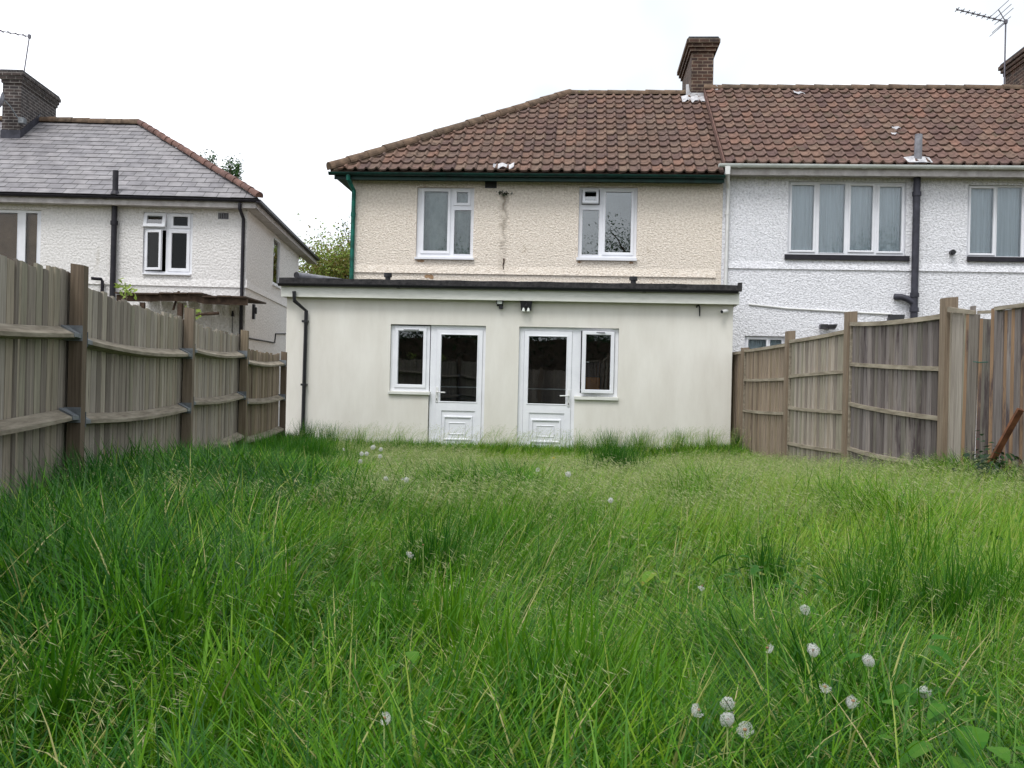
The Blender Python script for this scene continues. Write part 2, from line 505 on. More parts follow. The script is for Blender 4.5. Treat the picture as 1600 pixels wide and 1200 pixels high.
M['soil'] = mat('grass_thatch_soil', lin(58, 62, 34), lin(88, 82, 52), scale=5, rough=1, spec=.05, bump=.6, bscale=30, bdist=.03)
M['weed_stem'] = mat('green_stem', lin(66, 98, 46), lin(96, 124, 62), scale=20, rough=.6)
M['bark'] = mat('tree_bark', lin(70, 60, 50), lin(100, 88, 74), scale=6, rough=.95, bump=.6, bscale=14, bstretch=(3, 3, .5))
# ------------------------------------------------------------------ frames of the buildings (with optional skew k)
def fr_init(fr, k=0.0):
    fr.k = k
    eds = fr.ed - fr.es * k
    fr.A = Matrix(((fr.es.x, eds.x, 0), (fr.es.y, eds.y, 0), (0, 0, 1)))
    fr.Ai = fr.A.inverted()
    c = fr.Ai @ (Vector((0, 0, EYE)) - fr.o)
    def pix(x, y, d=0.0):
        r = fr.Ai @ ray(x, y)
        t = (d - c.y) / r.y
        return c.x + r.x * t, c.z + r.z * t
    def pix_s(x, y, s):
        r = fr.Ai @ ray(x, y)
        t = (s - c.x) / r.x
        return c.y + r.y * t, c.z + r.z * t
    fr.pix, fr.pix_s = pix, pix_s
    fr.w = lambda a, d, z: fr.o + fr.A @ Vector((a, d, z))
    return fr

TH = -0.07
E = fr_init(Fr(0, 17.2, TH))
T = fr_init(Fr(0, 19.4, TH))
LH = fr_init(Fr(-5.6, 21.75, 0.012), 0.055)

def sheet(mb, s0, s1, z0, z1, d, amp=.02, waves=9, n=60):
    """hanging cloth with soft vertical folds"""
    for i in range(n):
        a, b = i / n, (i + 1) / n
        fa, fb = [amp * math.sin(2 * math.pi * waves * q + 2 * math.sin(7 * q)) for q in (a, b)]
        mb.face([(s0 + (s1 - s0) * a, d + fa, z0), (s0 + (s1 - s0) * b, d + fb, z0),
                 (s0 + (s1 - s0) * b, d + fb * .6, z1), (s0 + (s1 - s0) * a, d + fa * .6, z1)])

def window(fr, parent, outer, lights, d=.05, sill=None, sillmat='upvc', name='window', thick=.07, sill_out=.06, label=None):
    """one window as a part of its building; sashes, panes, sill and curtains are its sub-parts"""
    s0, s1, z0, z1 = fr.rect(*outer, 0.0)
    gl = [fr.rect(*l['g'], d) for l in lights]
    fm = MB()
    fm.wall(s0 + .002, s1 - .002, z0 + .002, z1 - .002, d, d + thick, [l.get('hole') and fr.rect(*l['hole'], d) or g for l, g in zip(lights, gl)])
    win = fm.build(name, M['upvc'], parent, label=label)
    for l, g in zip(lights, gl):
        op = l.get('open')
        sw = l.get('sash', 0)
        if op:
            a, b, c, e = fr.rect(*l['hole'], d)
            side, ang = op
            hx, hz = {'left': (a, 0), 'right': (b, 0), 'top': (0, e)}[side]
            gx, gz = (g[0] - hx, g[1] - hx), (g[2] - hz, g[3] - hz)
            rot = {'left': (0, 0, -ang), 'right': (0, 0, ang), 'top': (-ang, 0, 0)}[side]
            loc = (hx, d - .025, hz)
            m = MB()
            m.ring(gx[0] - sw, gx[1] + sw, gz[0] - sw, gz[1] + sw, sw, -.02, .04)
            m.build('sash', M['upvc'], win, loc=loc, rot=rot)
            p = MB(); p.box(gx[0] - .004, gx[1] + .004, .008, .018, gz[0] - .004, gz[1] + .004)
            p.build('pane', l.get('glass', M['glass']), win, loc=loc, rot=rot)
        else:
            m = MB()
            if sw:
                m.ring(g[0] - sw, g[1] + sw, g[2] - sw, g[3] + sw, sw, d - .022, d - .001)
                m.build('sash', M['upvc'], win)
            else:
                m.ring(g[0] - .014, g[1] + .014, g[2] - .014, g[3] + .014, .014, d - .008, d - .001, ch=.004)
                m.build('bead', M['upvc'], win)
            p = MB(); p.box(g[0] - .0015, g[1] + .0015, d + .026, d + .034, g[2] - .0015, g[3] + .0015)
            p.build('pane', l.get('glass', M['glass']), win)
        if l.get('vent'):
            v = MB(); v.box(l['vent'][0] + 0 * g[0], l['vent'][1], d - .036, d - .0225, g[3] + .012, g[3] + .027, b=.003)
            v.build('trickle_vent', M['grey_plastic'], win)
        if l.get('curtain'):
            cm = MB()
            cw = l.get('waves', 5)
            sheet(cm, g[0] - .02, g[1] + .02, g[2] - .05, g[3] + .03, d + .11, amp=l.get('amp', .018), waves=cw)
            cm.build('curtain', M[l['curtain']], win, smooth='all')
    if sill:
        a, b, c, e = fr.rect(*sill, -sill_out)
        sm = MB()
        sm.prism([(-sill_out, c + .004), (-sill_out, e), (d + .002, e + .012), (d + .002, c)], a, b)
        sm.build('sill', M[sillmat], win)
    return win, (s0, s1, z0, z1)

def hole(fr, outer):
    return fr.rect(*outer, 0.0)

def gutter(mb, fr_s0, s1, d, z, r=.055, joints=()):
    """half round gutter, rim at z, centre line at d"""
    def prof(R0):
        out = [(d + R0 * math.cos(a), z + R0 * math.sin(a)) for a in np.linspace(math.pi, 2 * math.pi, 11)]
        inn = [(d + (R0 - .006) * math.cos(a), z + (R0 - .006) * math.sin(a) + .001) for a in np.linspace(2 * math.pi, math.pi, 11)]
        return out + inn
    mb.prism(prof(r), fr_s0, s1)
    for j in joints:
        mb.prism(prof(r + .008), j - .03, j + .03)
    for e in (fr_s0, s1):
        mb.prism([(d + (r + .003) * math.cos(a), z + (r + .003) * math.sin(a) + .002) for a in np.linspace(math.pi, 2 * math.pi, 11)], e - .004, e + .004)

def tiled_slope(name, parent, material, s0, s1, d0, z0, d1, z1, tw, rows, cuts=(), profile='roman', skew=0.0, seed=3):
    """courses of tiles from the eaves (d0, z0) up to the ridge (d1, z1)"""
    rnd = random.Random(seed)
    ln = math.hypot(d1 - d0, z1 - z0)
    cp, sp = (d1 - d0) / ln, (z1 - z0) / ln
    rh = ln / rows
    bm = bmesh.new()
    lay = bm.faces.layers.float.new('rnd')
    if profile == 'roman':
        us = [0, .25, .5, .62, .69, .76, .83, .9, .955, 1.0]
        hs = [.006, 0, .004, .014, .036, .047, .047, .036, .016, .006]
        lift, lip, over = .042, .036, .06
    else:
        us, hs = [.012, .988], [0, 0]
        lift, lip, over = .012, .009, .0
    nc = int(math.ceil((s1 - s0) / tw))
    def P(s, t, h):
        return (s, d0 + t * cp - h * sp, z0 + t * sp + h * cp)
    for i in range(rows):
        off = (tw / 2 if (profile != 'roman' and i % 2) else 0)
        for j in range(-1, nc + 1):
            a = s0 + j * tw + off
            if a + tw < s0 or a > s1: continue
            rv = rnd.random() * .999 if profile == 'roman' else .25 + .75 * rnd.random()
            jt = rnd.uniform(-.012, .012) if profile == 'roman' else rnd.uniform(-.003, .003)
            jl = rnd.uniform(-.006, .008) if profile == 'roman' else rnd.uniform(-.002, .004)
            js = rnd.uniform(-.004, .004)
            t0, t1 = i * rh + jt, (i + 1) * rh + over
            lo, hi, lp = [], [], []
            for u, h in zip(us, hs):
                s = a + u * tw + js
                s = min(max(s, s0), s1)
                lo.append(bm.verts.new(P(s, t0, h + lift + jl)))
                hi.append(bm.verts.new(P(s, t1, h * .9 + .002)))
                lp.append(bm.verts.new(P(s, t0 + .004, h + lift + jl - lip)))
            for k in range(len(us) - 1):
                for q in ((lo[k], lo[k + 1], hi[k + 1], hi[k]), (lp[k], lp[k + 1], lo[k + 1], lo[k])):
                    try:
                        f = bm.faces.new(q)
                        f[lay] = rv
                    except ValueError:
                        pass
            if profile != 'roman':      # dark strip beside every slate, painting in the joint's shadow
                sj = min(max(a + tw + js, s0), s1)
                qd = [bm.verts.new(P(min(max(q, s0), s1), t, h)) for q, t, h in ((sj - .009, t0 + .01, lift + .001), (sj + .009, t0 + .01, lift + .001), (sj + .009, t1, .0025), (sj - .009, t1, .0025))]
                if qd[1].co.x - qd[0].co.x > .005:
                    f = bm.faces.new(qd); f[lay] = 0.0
    for co, no in cuts:
        bmesh.ops.bisect_plane(bm, geom=bm.verts[:] + bm.edges[:] + bm.faces[:], plane_co=co, plane_no=no, clear_outer=True)
    if skew:
        for v in bm.verts:
            v.co.x -= 0
    me = bpy.data.meshes.new(name)
    bm.normal_update()
    bm.to_mesh(me); bm.free()
    me.materials.append(material)
    o = bpy.data.objects.new(name, me)
    COL.objects.link(o)
    o.parent = parent
    return o

def ridge_run(mb, A, B, rad=.12, seg=.33, seed=1, spread=105):
    """half round ridge or hip tiles laid from A to B"""
    rnd = random.Random(seed)
    A, B = Vector(A), Vector(B)
    t = (B - A).normalized()
    n = max(1, round((B - A).length / seg))
    side = t.cross(Vector((0, 0, 1))).normalized()
    up = side.cross(t).normalized()
    for i in range(n):
        a, b = A + (B - A) * (i / n), A + (B - A) * ((i + 1.06) / n)
        rv = rnd.random()
        r0, r1 = rad + .008 + rnd.uniform(-.004, .004), rad - .006
        j = side * rnd.uniform(-.008, .008) + up * rnd.uniform(-.006, .006)
        angs = [R(x) for x in np.linspace(-spread, spread, 11)]
        pa = [a + j + (side * math.sin(q) + up * math.cos(q)) * r0 for q in angs]
        pb = [b + j + (side * math.sin(q) + up * math.cos(q)) * r1 for q in angs]
        for k in range(10):
            mb.face([pa[k], pa[k + 1], pb[k + 1], pb[k]], rv)
        mb.face([a + j - up * .03] + pa[::-1], rv)

def chimney(parent, s0, s1, d0, d1, zb, zt, material, capmat, name='chimney', step=.042, n=3, k=0.0):
    c = MB()
    h = .085
    zc = zt - .06 - n * h
    c.box(s0, s1, d0, d1, zb, zc)
    for i in range(n):
        o = step * (i + 1)
        c.box(s0 - o, s1 + o, d0 - o, d1 + o, zc + i * h, zc + (i + 1) * h - (.0 if i < n - 1 else 0))
    c.v = [(x - k * y, y, z) for x, y, z in c.v]
    st = c.build(name, material, parent)
    o = step * (n - .3)
    q = MB(); q.hexa([(s0 - o, d0 - o, zt - .06), (s1 + o, d0 - o, zt - .06), (s1 + o, d1 + o, zt - .06), (s0 - o, d1 + o, zt - .06),
                      (s0 - o + .03, d0 - o + .03, zt), (s1 + o - .03, d0 - o + .03, zt), (s1 + o - .03, d1 + o - .03, zt + .01), (s0 - o + .03, d1 + o - .03, zt)])
    q.v = [(x - k * y, y, z) for x, y, z in q.v]
    q.build('chimney_cap', capmat, st)
    return st

def air_brick(fr, parent, px, py, w, h, nx, ny, material, name='air_brick'):
    s, z = fr.pix(px, py)
    m = MB()
    m.ring(s - w / 2, s + w / 2, z - h / 2, z + h / 2, .014, -.008, .004, ch=.002)
    for i in range(1, nx):
        a = s - w / 2 + w * i / nx
        m.box(a - .006, a + .006, -.006, .004, z - h / 2 + .014, z + h / 2 - .014)
    for j in range(1, ny):
        b = z - h / 2 + h * j / ny
        m.box(s - w / 2 + .014, s + w / 2 - .014, -.004, .005, b - .006, b + .006)
    o = m.build(name, M[material], parent)
    k = MB(); k.box(s - w / 2 + .012, s + w / 2 - .012, -.001, .006, z - h / 2 + .012, z + h / 2 - .012)
    k.build('opening', M['dark_void'], o)
    return o

# ================================================================== the single storey extension
ext = thing('house_extension', 'single storey flat roofed extension in smooth cream render with two white glazed back doors', 'extension', E.o, TH)
e_s0, e_s1 = E.pix(446, 570)[0], E.pix(1143.5, 580)[0]
z_open = E.pix(760, 509)[1]
o_win1, o_door1 = hole(E, (609.3, 670.6, 508, 612.5)), hole(E, (670.6, 757.2, 508, 705))
o_door2, o_win2 = hole(E, (809.2, 898, 508, 705)), hole(E, (898, 966, 512, 620.5))
def fixz(h, z0=None, z1=None):
    return (h[0], h[1], h[2] if z0 is None else z0, h[3] if z1 is None else z1)
z_step = .14
zo = E.pix(760, 509.2)[1]
o_win1 = fixz(o_win1, z1=zo); o_door1 = fixz(o_door1, z0=z_step, z1=zo)
o_door2 = fixz(o_door2, z0=z_step, z1=zo); o_win2 = fixz(o_win2, z1=zo)
o_door1 = (o_win1[1], *o_door1[1:]); o_win2 = (o_door2[1], *o_win2[1:])
e_top = E.pix(800, 462, 0)[1]
wl = MB()
wl.wall(e_s0, e_s1, -.4, e_top, 0, .16, [o_win1, o_door1, o_door2, o_win2])
wl.box(e_s0, e_s0 + .2, .16, 2.17, -.4, e_top)
wl.box(e_s1 - .2, e_s1, .16, 2.17, -.4, e_top)
ew = wl.build('wall', M['smooth_render'], ext)
fl = MB(); fl.box(e_s0 + .2, e_s1 - .2, .16, 1.99, .0, .13); fl.build('floor', M['dark_void'], ext)
bk = MB(); bk.box(e_s0 + .2, e_s1 - .2, 1.99, 2.17, -.4, e_top - .01); bk.build('back_wall', M['dark_void'], ext)
zr0, zr1 = E.pix(800, 440.5, -.22)[1], E.pix(800, 447.2, -.22)[1]
zf0, zf1 = E.pix(800, 469.5, -.16)[1], E.pix(800, 453, -.16)[1]
r_s0, r_s1 = E.pix(436, 446, -.2)[0], E.pix(1158, 455, -.2)[0]
rf = MB()
rf.hexa([(r_s0, -.19, zr1 - .01), (r_s1, -.19, zr1 - .01), (r_s1, 2.16, zr1 + .03), (r_s0, 2.16, zr1 + .03),
         (r_s0, -.19, zr0), (r_s1, -.19, zr0), (r_s1, 2.16, zr0 + .05), (r_s0, 2.16, zr0 + .05)])
nseg = 40
rr = random.Random(4)
for i in range(nseg):            # felt turned down over the front edge, a little wavy
    a, b = r_s0 + (r_s1 - r_s0) * i / nseg, r_s0 + (r_s1 - r_s0) * (i + 1) / nseg
    j0, j1 = (.012 * math.sin(i * 1.7) + .008 * math.sin(i * .6)), (.012 * math.sin((i + 1) * 1.7) + .008 * math.sin((i + 1) * .6))
    rf.face([(a, -.21 + j0 * .6, zr1 - .012 + j0 * .5), (b, -.21 + j1 * .6, zr1 - .012 + j1 * .5), (b, -.205, zr0 + .012 + j1 * .3), (a, -.205, zr0 + .012 + j0 * .3)])
    rf.face([(a, -.205, zr0 + .012 + j0 * .3), (b, -.205, zr0 + .012 + j1 * .3), (b, -.06, zr0 + .008), (a, -.06, zr0 + .008)])
rf.box(r_s1 - .05, r_s1 + .012, -.225, -.12, zr1 - .02, zr0 + .05)
roof_e = rf.build('roof', M['felt'], ext)
fa = MB(); fa.box(r_s0 + .03, r_s1 - .02, -.16, -.135, zf0, zf1 + .03)
fa.box(r_s0 + .03, r_s0 + .055, -.135, 2.1, zf0, zf1 + .03)
fa.box(r_s1 - .045, r_s1 - .02, -.135, 2.1, zf0, zf1 + .03)
fa.build('fascia', M['fascia'], ext)
so = MB(); so.box(r_s0 + .055, r_s1 - .045, -.135, 2.1, e_top + .002, e_top + .03); so.build('soffit', M['fascia'], ext)
gu = MB(); gutter(gu, r_s0 + .0, r_s1 - .06, -.215, zf1 + .045, .05, joints=[r_s0 + 2.1, r_s0 + 4.2, r_s0 + 6.3])
gu.build('gutter', M['black_plastic'], ext, smooth=True)
dp = MB()
pa = [(E.pix(459.5, 455, -.21)[0], -.21, E.pix(459.5, 455, -.21)[1]), (E.pix(460, 470, -.21)[0], -.21, E.pix(460, 470, -.21)[1]),
      (E.pix(478.5, 486, -.06)[0], -.06, E.pix(478.5, 486, -.06)[1]), (E.pix(472.5, 690, -.06)[0], -.06, .1)]
dp.tube(pa, .034, 12)
for py in (502, 601):
    s_, z_ = E.pix(476.5 - (py - 500) * .02, py, -.06); dp.box(s_ - .045, s_ + .055, -.1, .005, z_ - .018, z_ + .018)
dp.build('downpipe', M['black_plastic'], ext, smooth=True)
for px, py in ((606, 440), (989.5, 445.5)):
    s_, _ = E.pix(px, py, 1.0); zv = E.pix(px, py - 8, 1.0)[1]
    v = MB(); v.tube([(s_, 1.0, zr0 - .02), (s_, 1.0, zv)], .05, 14); v.tube([(s_, 1.0, zv - .01), (s_, 1.0, zv + .06)], .075, 14)
    v.build('roof_vent', M['black_plastic'], ext, smooth=True)

def ext_window(outer, glass, opened, vx):
    hl = outer
    if opened:
        lights = [dict(g=glass, sash=.062, glass=M['dark_glass'], open=('right', R(9)), hole=(907, 960, 517, 615))]
    else:
        lights = [dict(g=glass, sash=.058, glass=M['dark_glass'], vent=vx)]
    return lights
vx1 = (E.pix(631, 514, .05)[0], E.pix(655, 514, .05)[0])
ewin, _ = window(E, ext, (609.3, 670.6, 508.6, 612.5), ext_window((609.3, 670.6, 508, 612), (622, 661, 517, 600.5), False, vx1),
                 d=.06, sill=(606, 671.2, 612.3, 616.5), sillmat='fascia', sill_out=.05)
ewin2, _ = window(E, ext, (898, 966, 511.6, 620.5), ext_window((898, 966, 511, 620), (914.4, 953.5, 523.5, 609), True, None),
                  d=.06, sill=(897, 966, 620.5, 625.3), sillmat='fascia', sill_out=.05)
tv = MB(); s_, z_ = E.pix(933.5, 519.5, -.01); tv.box(s_ - .13, s_ + .13, -.036, -.005, z_ - .01, z_ + .008); tv.build('trickle_vent', M['grey_plastic'], ewin2)
hd = MB(); s_, z_ = E.pix(916, 565.5, 0); hd.box(s_ - .02, s_ + .05, .065, .085, z_ - .008, z_ + .008); hd.build('handle', M['white_plastic'], ewin2)

def ext_door(frame_px, leaf_px, glass_px, mould_px, inner_px, lever_px, plate_px, lever_dir):
    s0, s1, z0, z1 = E.rect(*frame_px, 0); z1 = zo; z0 = z_step
    d = .06
    a, b, c, e = E.rect(*leaf_px, d); c = z_step + .03
    fr_ = MB(); fr_.wall(s0 - .004, s1 + (-.003 if s1 < 0 else .004), z0, z1 - .002, d - .002, d + .068, [(a, b, z0 - .1, e)])
    fr_.build('door_frame', M['upvc'], ext)
    g = E.rect(*glass_px, d)
    lf = MB(); lf.wall(a + .004, b - .004, c, e - .004, d - .018, d + .045, [g, (a + .11, b - .11, c + .1, g[2] - .16)])
    lf.ring(g[0] - .02, g[1] + .02, g[2] - .02, g[3] + .02, .02, d - .026, d - .0185, ch=.005)
    door = lf.build('door', M['upvc'], ext)
    p = MB(); p.box(g[0] - .001, g[1] + .001, d + .004, d + .014, g[2] - .001, g[3] + .001); p.build('pane', M['dark_glass'], door)
    pl = MB()
    pl.box(a + .111, b - .111, d, d + .03, c + .101, g[2] - .161)
    for q, w, out in ((mould_px, .035, .022), (inner_px, .02, .012)):
        m0, m1, n0, n1 = E.rect(*q, d); n0 = max(n0, c + .13 + (.1 if w < .03 else 0))
        pl.ring(m0, m1, n0, n1, w, d - out, d - .0005, ch=.01)
    pl.build('panel', M['upvc'], door)
    h = MB()
    q0, q1, r0, r1 = E.rect(*plate_px, d - .03)
    h.box(q0, q1, d - .032, d - .0185, r0, r1, b=.004)
    ls, lz = E.pix(*lever_px, d - .07)
    cs = (q0 + q1) / 2
    h.tube([(cs, d - .03, lz), (cs, d - .07, lz), (cs + lever_dir * .03, d - .075, lz), (cs + lever_dir * .15, d - .07, lz - .004)], .011, 8)
    h.tube([(cs, d - .036, r0 + .05), (cs, d - .02, r0 + .05)], .012, 8)
    hd_ = h.build('handle', M['white_plastic'], door, smooth=True)
    k = MB(); k.box(cs - .006, cs + .006, d - .038, d - .0365, r0 + .03, r0 + .07); k.build('keyhole', M['black_plastic'], door)
    st = MB(); st.box(s0, s1, -.06, d + .1, z_step - .07, z_step); st.build('threshold', M['worktop'], ext)
    return door
ext_door((671, 757.4, 508, 705), (680.8, 753, 515, 700), (689, 745.4, 523.5, 627.5), (692, 738, 650, 697), (700.5, 727.5, 660, 688), (690, 612.8), (680.6, 684.4, 604.6, 628.4), 1)
ext_door((809.2, 898, 508, 705), (817.5, 892.5, 517, 700), (825.6, 884.6, 526, 631), (829, 876, 655, 700), (837.3, 866, 664.5, 692), (880, 618.3), (886.5, 890.2, 609.5, 635.6), -1)

# ================================================================== cream terraced house
cream = thing('terraced_house', 'cream roughcast end terrace house with brown hipped tile roof and green gutter', 'house', T.o, TH)
t_s0, t_s1 = T.pix(549.5, 350)[0], T.pix(1128.5, 350)[0]
t_end = t_s1 + 6.8                                   # the white neighbour goes on past the picture's edge
TW = .24
winA = (650.5, 740, 292.5, 403); winB = (904, 995.6, 292, 403)
OH = .34                                             # eaves overhang
pitch = math.tan(R(34.2))
z_eave = T.pix(820, 269, -OH)[1]
def ridge_depth(px, py, ze):
    r = T.Ai @ ray(px, py); c = T.Ai @ (Vector((0, 0, EYE)) - T.o)
    # z = ze + pitch * (d + OH)
    t = (ze + pitch * (c.y + OH) - c.z) / (r.z - pitch * r.y)
    p = c + r * t
    return p.x, p.y, p.z
RG = ridge_depth(890, 148.5, z_eave)
d_r, z_r = RG[1], RG[2]
DEPTH = 2 * d_r
z_wt = z_eave - .1
cw = MB()
cw.wall(t_s0, t_s1, -.3, z_wt, 0, TW, [hole(T, winA), hole(T, winB)])
cw.box(t_s0, t_s0 + TW, TW, DEPTH - TW, -.3, z_wt)
cw.box(t_s0, t_s1 - .01, DEPTH - TW, DEPTH, -.3, z_wt)
cw.build('wall', M['cream_render'], cream)
pw = MB(); pw.box(t_s1 - .1, t_s1 - .012, TW, DEPTH - TW, -.3, z_wt); pw.build('party_wall', M['dark_void'], cream)
fl = MB(); fl.box(t_s0 + TW, t_s1 - .1, TW, DEPTH - TW, 2.55, 2.75); fl.box(t_s0 + TW, t_s1 - .1, TW, DEPTH - TW, z_wt - .12, z_wt - .02)
fl.box(t_s0 + TW, t_s1 - .1, 3.4, 3.5, 2.75, z_wt - .12)
fl.build('floor', M['dark_void'], cream)
zs = T.pix(820, 429.5)[1]
sc_ = MB(); sc_.prism([(.01, zs + .2), (-.004, zs + .14), (-.032, zs), (.01, zs - .006)], t_s0, t_s1 - .1); sc_.build('string_course', M['cream_render'], cream)
window(T, cream, winA, [dict(g=(662.5, 699.5, 299.5, 392), sash=.055, curtain='sheet', waves=1.3, amp=.03),
                        dict(g=(714, 731.3, 300.5, 317), sash=.055, curtain='sheet', waves=1, amp=.02), dict(g=(709.6, 735.2, 328.5, 397.3), curtain='sheet', waves=1.2, amp=.03)],
       d=.07, sill=(647.5, 740, 402, 405.3), label='window with grey sheeting hung behind the glass')
window(T, cream, winB, [dict(g=(914, 931.5, 300, 315.5), sash=.05, open=('top', R(12)), hole=(909, 937, 296, 320), glass=M['sky_glass']),
                        dict(g=(909.5, 935.3, 328, 398), glass=M['sky_glass']), dict(g=(945.8, 986, 300, 394.5), sash=.055, glass=M['sky_glass'])],
       d=.07, sill=(900.5, 995, 402.5, 407))
s0r = T.pix(517, 267, -OH)[0]                        # left eaves corner
s_hip = RG[0]
run = s_hip - s0r
k_hip = run / (d_r + OH)
verge0 = T.pix(1131.5, 262, -OH)[0]
A_ = Vector((s0r, -OH, z_eave)); B_ = Vector((s_hip, d_r, z_r))
n_cut = (B_ - A_).cross(Vector((0, 0, 1))).normalized()
if n_cut.x > 0: n_cut = -n_cut
troof = tiled_slope('roof', cream, M['tile'], s0r - .1, verge0, -OH, z_eave, d_r, z_r, .21, 14, cuts=[(A_ + Vector((0, 0, 0)), n_cut)], seed=5)
bkr = MB()                                           # rear slope, hip slope and ceiling under the tiles
dB = DEPTH + OH
bkr.face([(s_hip, d_r, z_r - .03), (verge0, d_r, z_r - .03), (verge0, dB, z_eave), (s0r, dB, z_eave)])
bkr.face([(s0r, -OH, z_eave), (s_hip, d_r, z_r - .02), (s0r, dB, z_eave)])
bkr.face([(s0r, -OH + .02, z_eave - .03), (verge0, -OH + .02, z_eave - .03), (verge0, d_r, z_r - .04), (s_hip, d_r, z_r - .04)])
bkr.build('rear_slope', M['tile'], troof)
rm = MB(); rm.tube([A_ + Vector((.03, .0, .0)), B_ + Vector((0, 0, -.03))], .085, 8); ridge_run(rm, A_ + Vector((-.02, -.03, .05)), B_ + Vector((0, 0, .03)), .105, .42, 2)
rm.build('hip_tiles', M['ridge'], troof, smooth=True)
rm = MB(); ridge_run(rm, (s_hip, d_r, z_r + .02), (verge0, d_r, z_r + .03), .09, .42, 3)
rm.build('ridge_tiles', M['ridge'], troof, smooth=True)
sf = MB(); sf.box(s0r + .06, t_s1 - .02, -OH + .06, .0, z_eave - .12, z_eave - .1); sf.box(s0r + .06, t_s0, .0, DEPTH, z_eave - .12, z_eave - .1)
sf.box(s0r + .06, t_s1 - .02, -OH + .04, -OH + .062, z_eave - .16, z_eave - .03)
sf.build('soffit', M['dark_green'], cream)
gu = MB(); gutter(gu, s0r - .03, t_s1 - .02, -OH - .02, z_eave - .035, .06, joints=[s0r + 1.9, s0r + 3.8, s0r + 5.7]); gu.build('gutter', M['dark_green'], cream, smooth=True)
dp = MB()
p0 = T.pix(544, 277, -OH - .02); p1 = T.pix(553, 296, -.07); p2 = T.pix(548.5, 445, -.07)
dp.tube([(p0[0], -OH - .02, z_eave - .08), (p0[0] + .0, -OH - .02, z_eave - .16), (p1[0], -.07, p1[1] - .02), (p2[0] + .0, -.07, 2.0)], .042, 12)
dp.tube([(p1[0], -.07, p1[1] - .45), (p1[0] - .004, -.07, p1[1] - .53)], .052, 12)
dp.build('downpipe', M['green_paint'], cream, smooth=True)
air = air_brick(T, cream, 767, 288, .23, .15, 3, 2, 'soil_pipe')
# dark weeping stain below the cracked spot, worked into the roughcast's own colour
def weep(material, sx, ztop, zbot, width, colour):
    t = material.node_tree; N, L = t.nodes, t.links; b = N['Principled BSDF']
    old = b.inputs['Base Color'].links[0].from_socket
    tc = N.new('ShaderNodeTexCoord'); sp = N.new('ShaderNodeSeparateXYZ'); L.new(tc.outputs['Object'], sp.inputs[0])
    nz = N.new('ShaderNodeTexNoise'); nz.inputs['Scale'].default_value = 6; nz.inputs['Detail'].default_value = 8
    L.new(tc.outputs['Object'], nz.inputs['Vector'])
    def mth(op, a, c):
        m = N.new('ShaderNodeMath'); m.operation = op
        for i, v in enumerate((a, c)):
            if isinstance(v, (int, float)): m.inputs[i].default_value = v
            elif v is not None: L.new(v, m.inputs[i])
        return m.outputs[0]
    wob = mth('MULTIPLY', mth('SUBTRACT', nz.outputs['Fac'], .5), .35)
    dist = mth('ABSOLUTE', mth('ADD', mth('SUBTRACT', sp.outputs['X'], sx), wob), None)
    fx = N.new('ShaderNodeMapRange'); fx.inputs[1].default_value = width; fx.inputs[2].default_value = 0; L.new(dist, fx.inputs[0])
    fz = N.new('ShaderNodeMapRange'); fz.inputs[1].default_value = zbot; fz.inputs[2].default_value = ztop; L.new(sp.outputs['Z'], fz.inputs[0])
    up = N.new('ShaderNodeMapRange'); up.inputs[1].default_value = ztop + .06; up.inputs[2].default_value = ztop - .02; L.new(sp.outputs['Z'], up.inputs[0])
    f = mth('MULTIPLY', mth('MULTIPLY', fx.outputs[0], mth('ADD', mth('MULTIPLY', fz.outputs[0], .7), .12)), up.outputs[0])
    f = mth('MULTIPLY', f, mth('MULTIPLY', nz.outputs['Fac'], 1.9))
    mx = N.new('ShaderNodeMixRGB'); L.new(f, mx.inputs[0]); L.new(old, mx.inputs[1]); mx.inputs[2].default_value = (*colour, 1)
    L.new(mx.outputs[0], b.inputs['Base Color'])
s_, z_ = T.pix(788, 305); _, zb_ = T.pix(788, 432)
weep(M['cream_render'], s_, z_, zb_, .10, lin(112, 98, 80))
# lighter unpainted strip and bare patch at the foot of the wall
M['bare_patch'] = mat('bare_brown_render', lin(150, 120, 92), lin(172, 142, 112), scale=12, rough=1, bump=.5)
def chip(px, py, rx, rz, n, sd):
    g = random.Random(sd); m = MB(); s_, z_ = T.pix(px, py)
    P = [(s_ + rx * math.cos(a) * g.uniform(.5, 1.1), -.005, z_ + rz * math.sin(a) * g.uniform(.4, 1.1)) for a in np.linspace(0, 2 * math.pi, n + 1)[:-1]]
    m.v = P + [(p[0], .01, p[2]) for p in P]
    m.f.append(tuple(range(n))); m.r.append(.5)
    for k in range(n):
        m.f.append((k, (k + 1) % n, n + (k + 1) % n, n + k)); m.r.append(.5)
    m.build('bare_patch', M['bare_patch'], cream)
chip(671, 432, .12, .055, 17, 3)
chip(657, 408, .09, .028, 11, 5); chip(905, 409.5, .05, .025, 9, 6); chip(986, 410.5, .06, .03, 9, 7)
m_ = MB()
g_ = random.Random(12); y_ = 404
pts_ = []
while y_ < 427:
    s_, z_ = T.pix(787 + g_.uniform(-.9, .9), y_); pts_.append((s_, -.006, z_)); y_ += 3
m_.tube(pts_, [g_.uniform(.006, .02) for _ in pts_], 6); m_.build('crack', M['rot_wood'], cream)
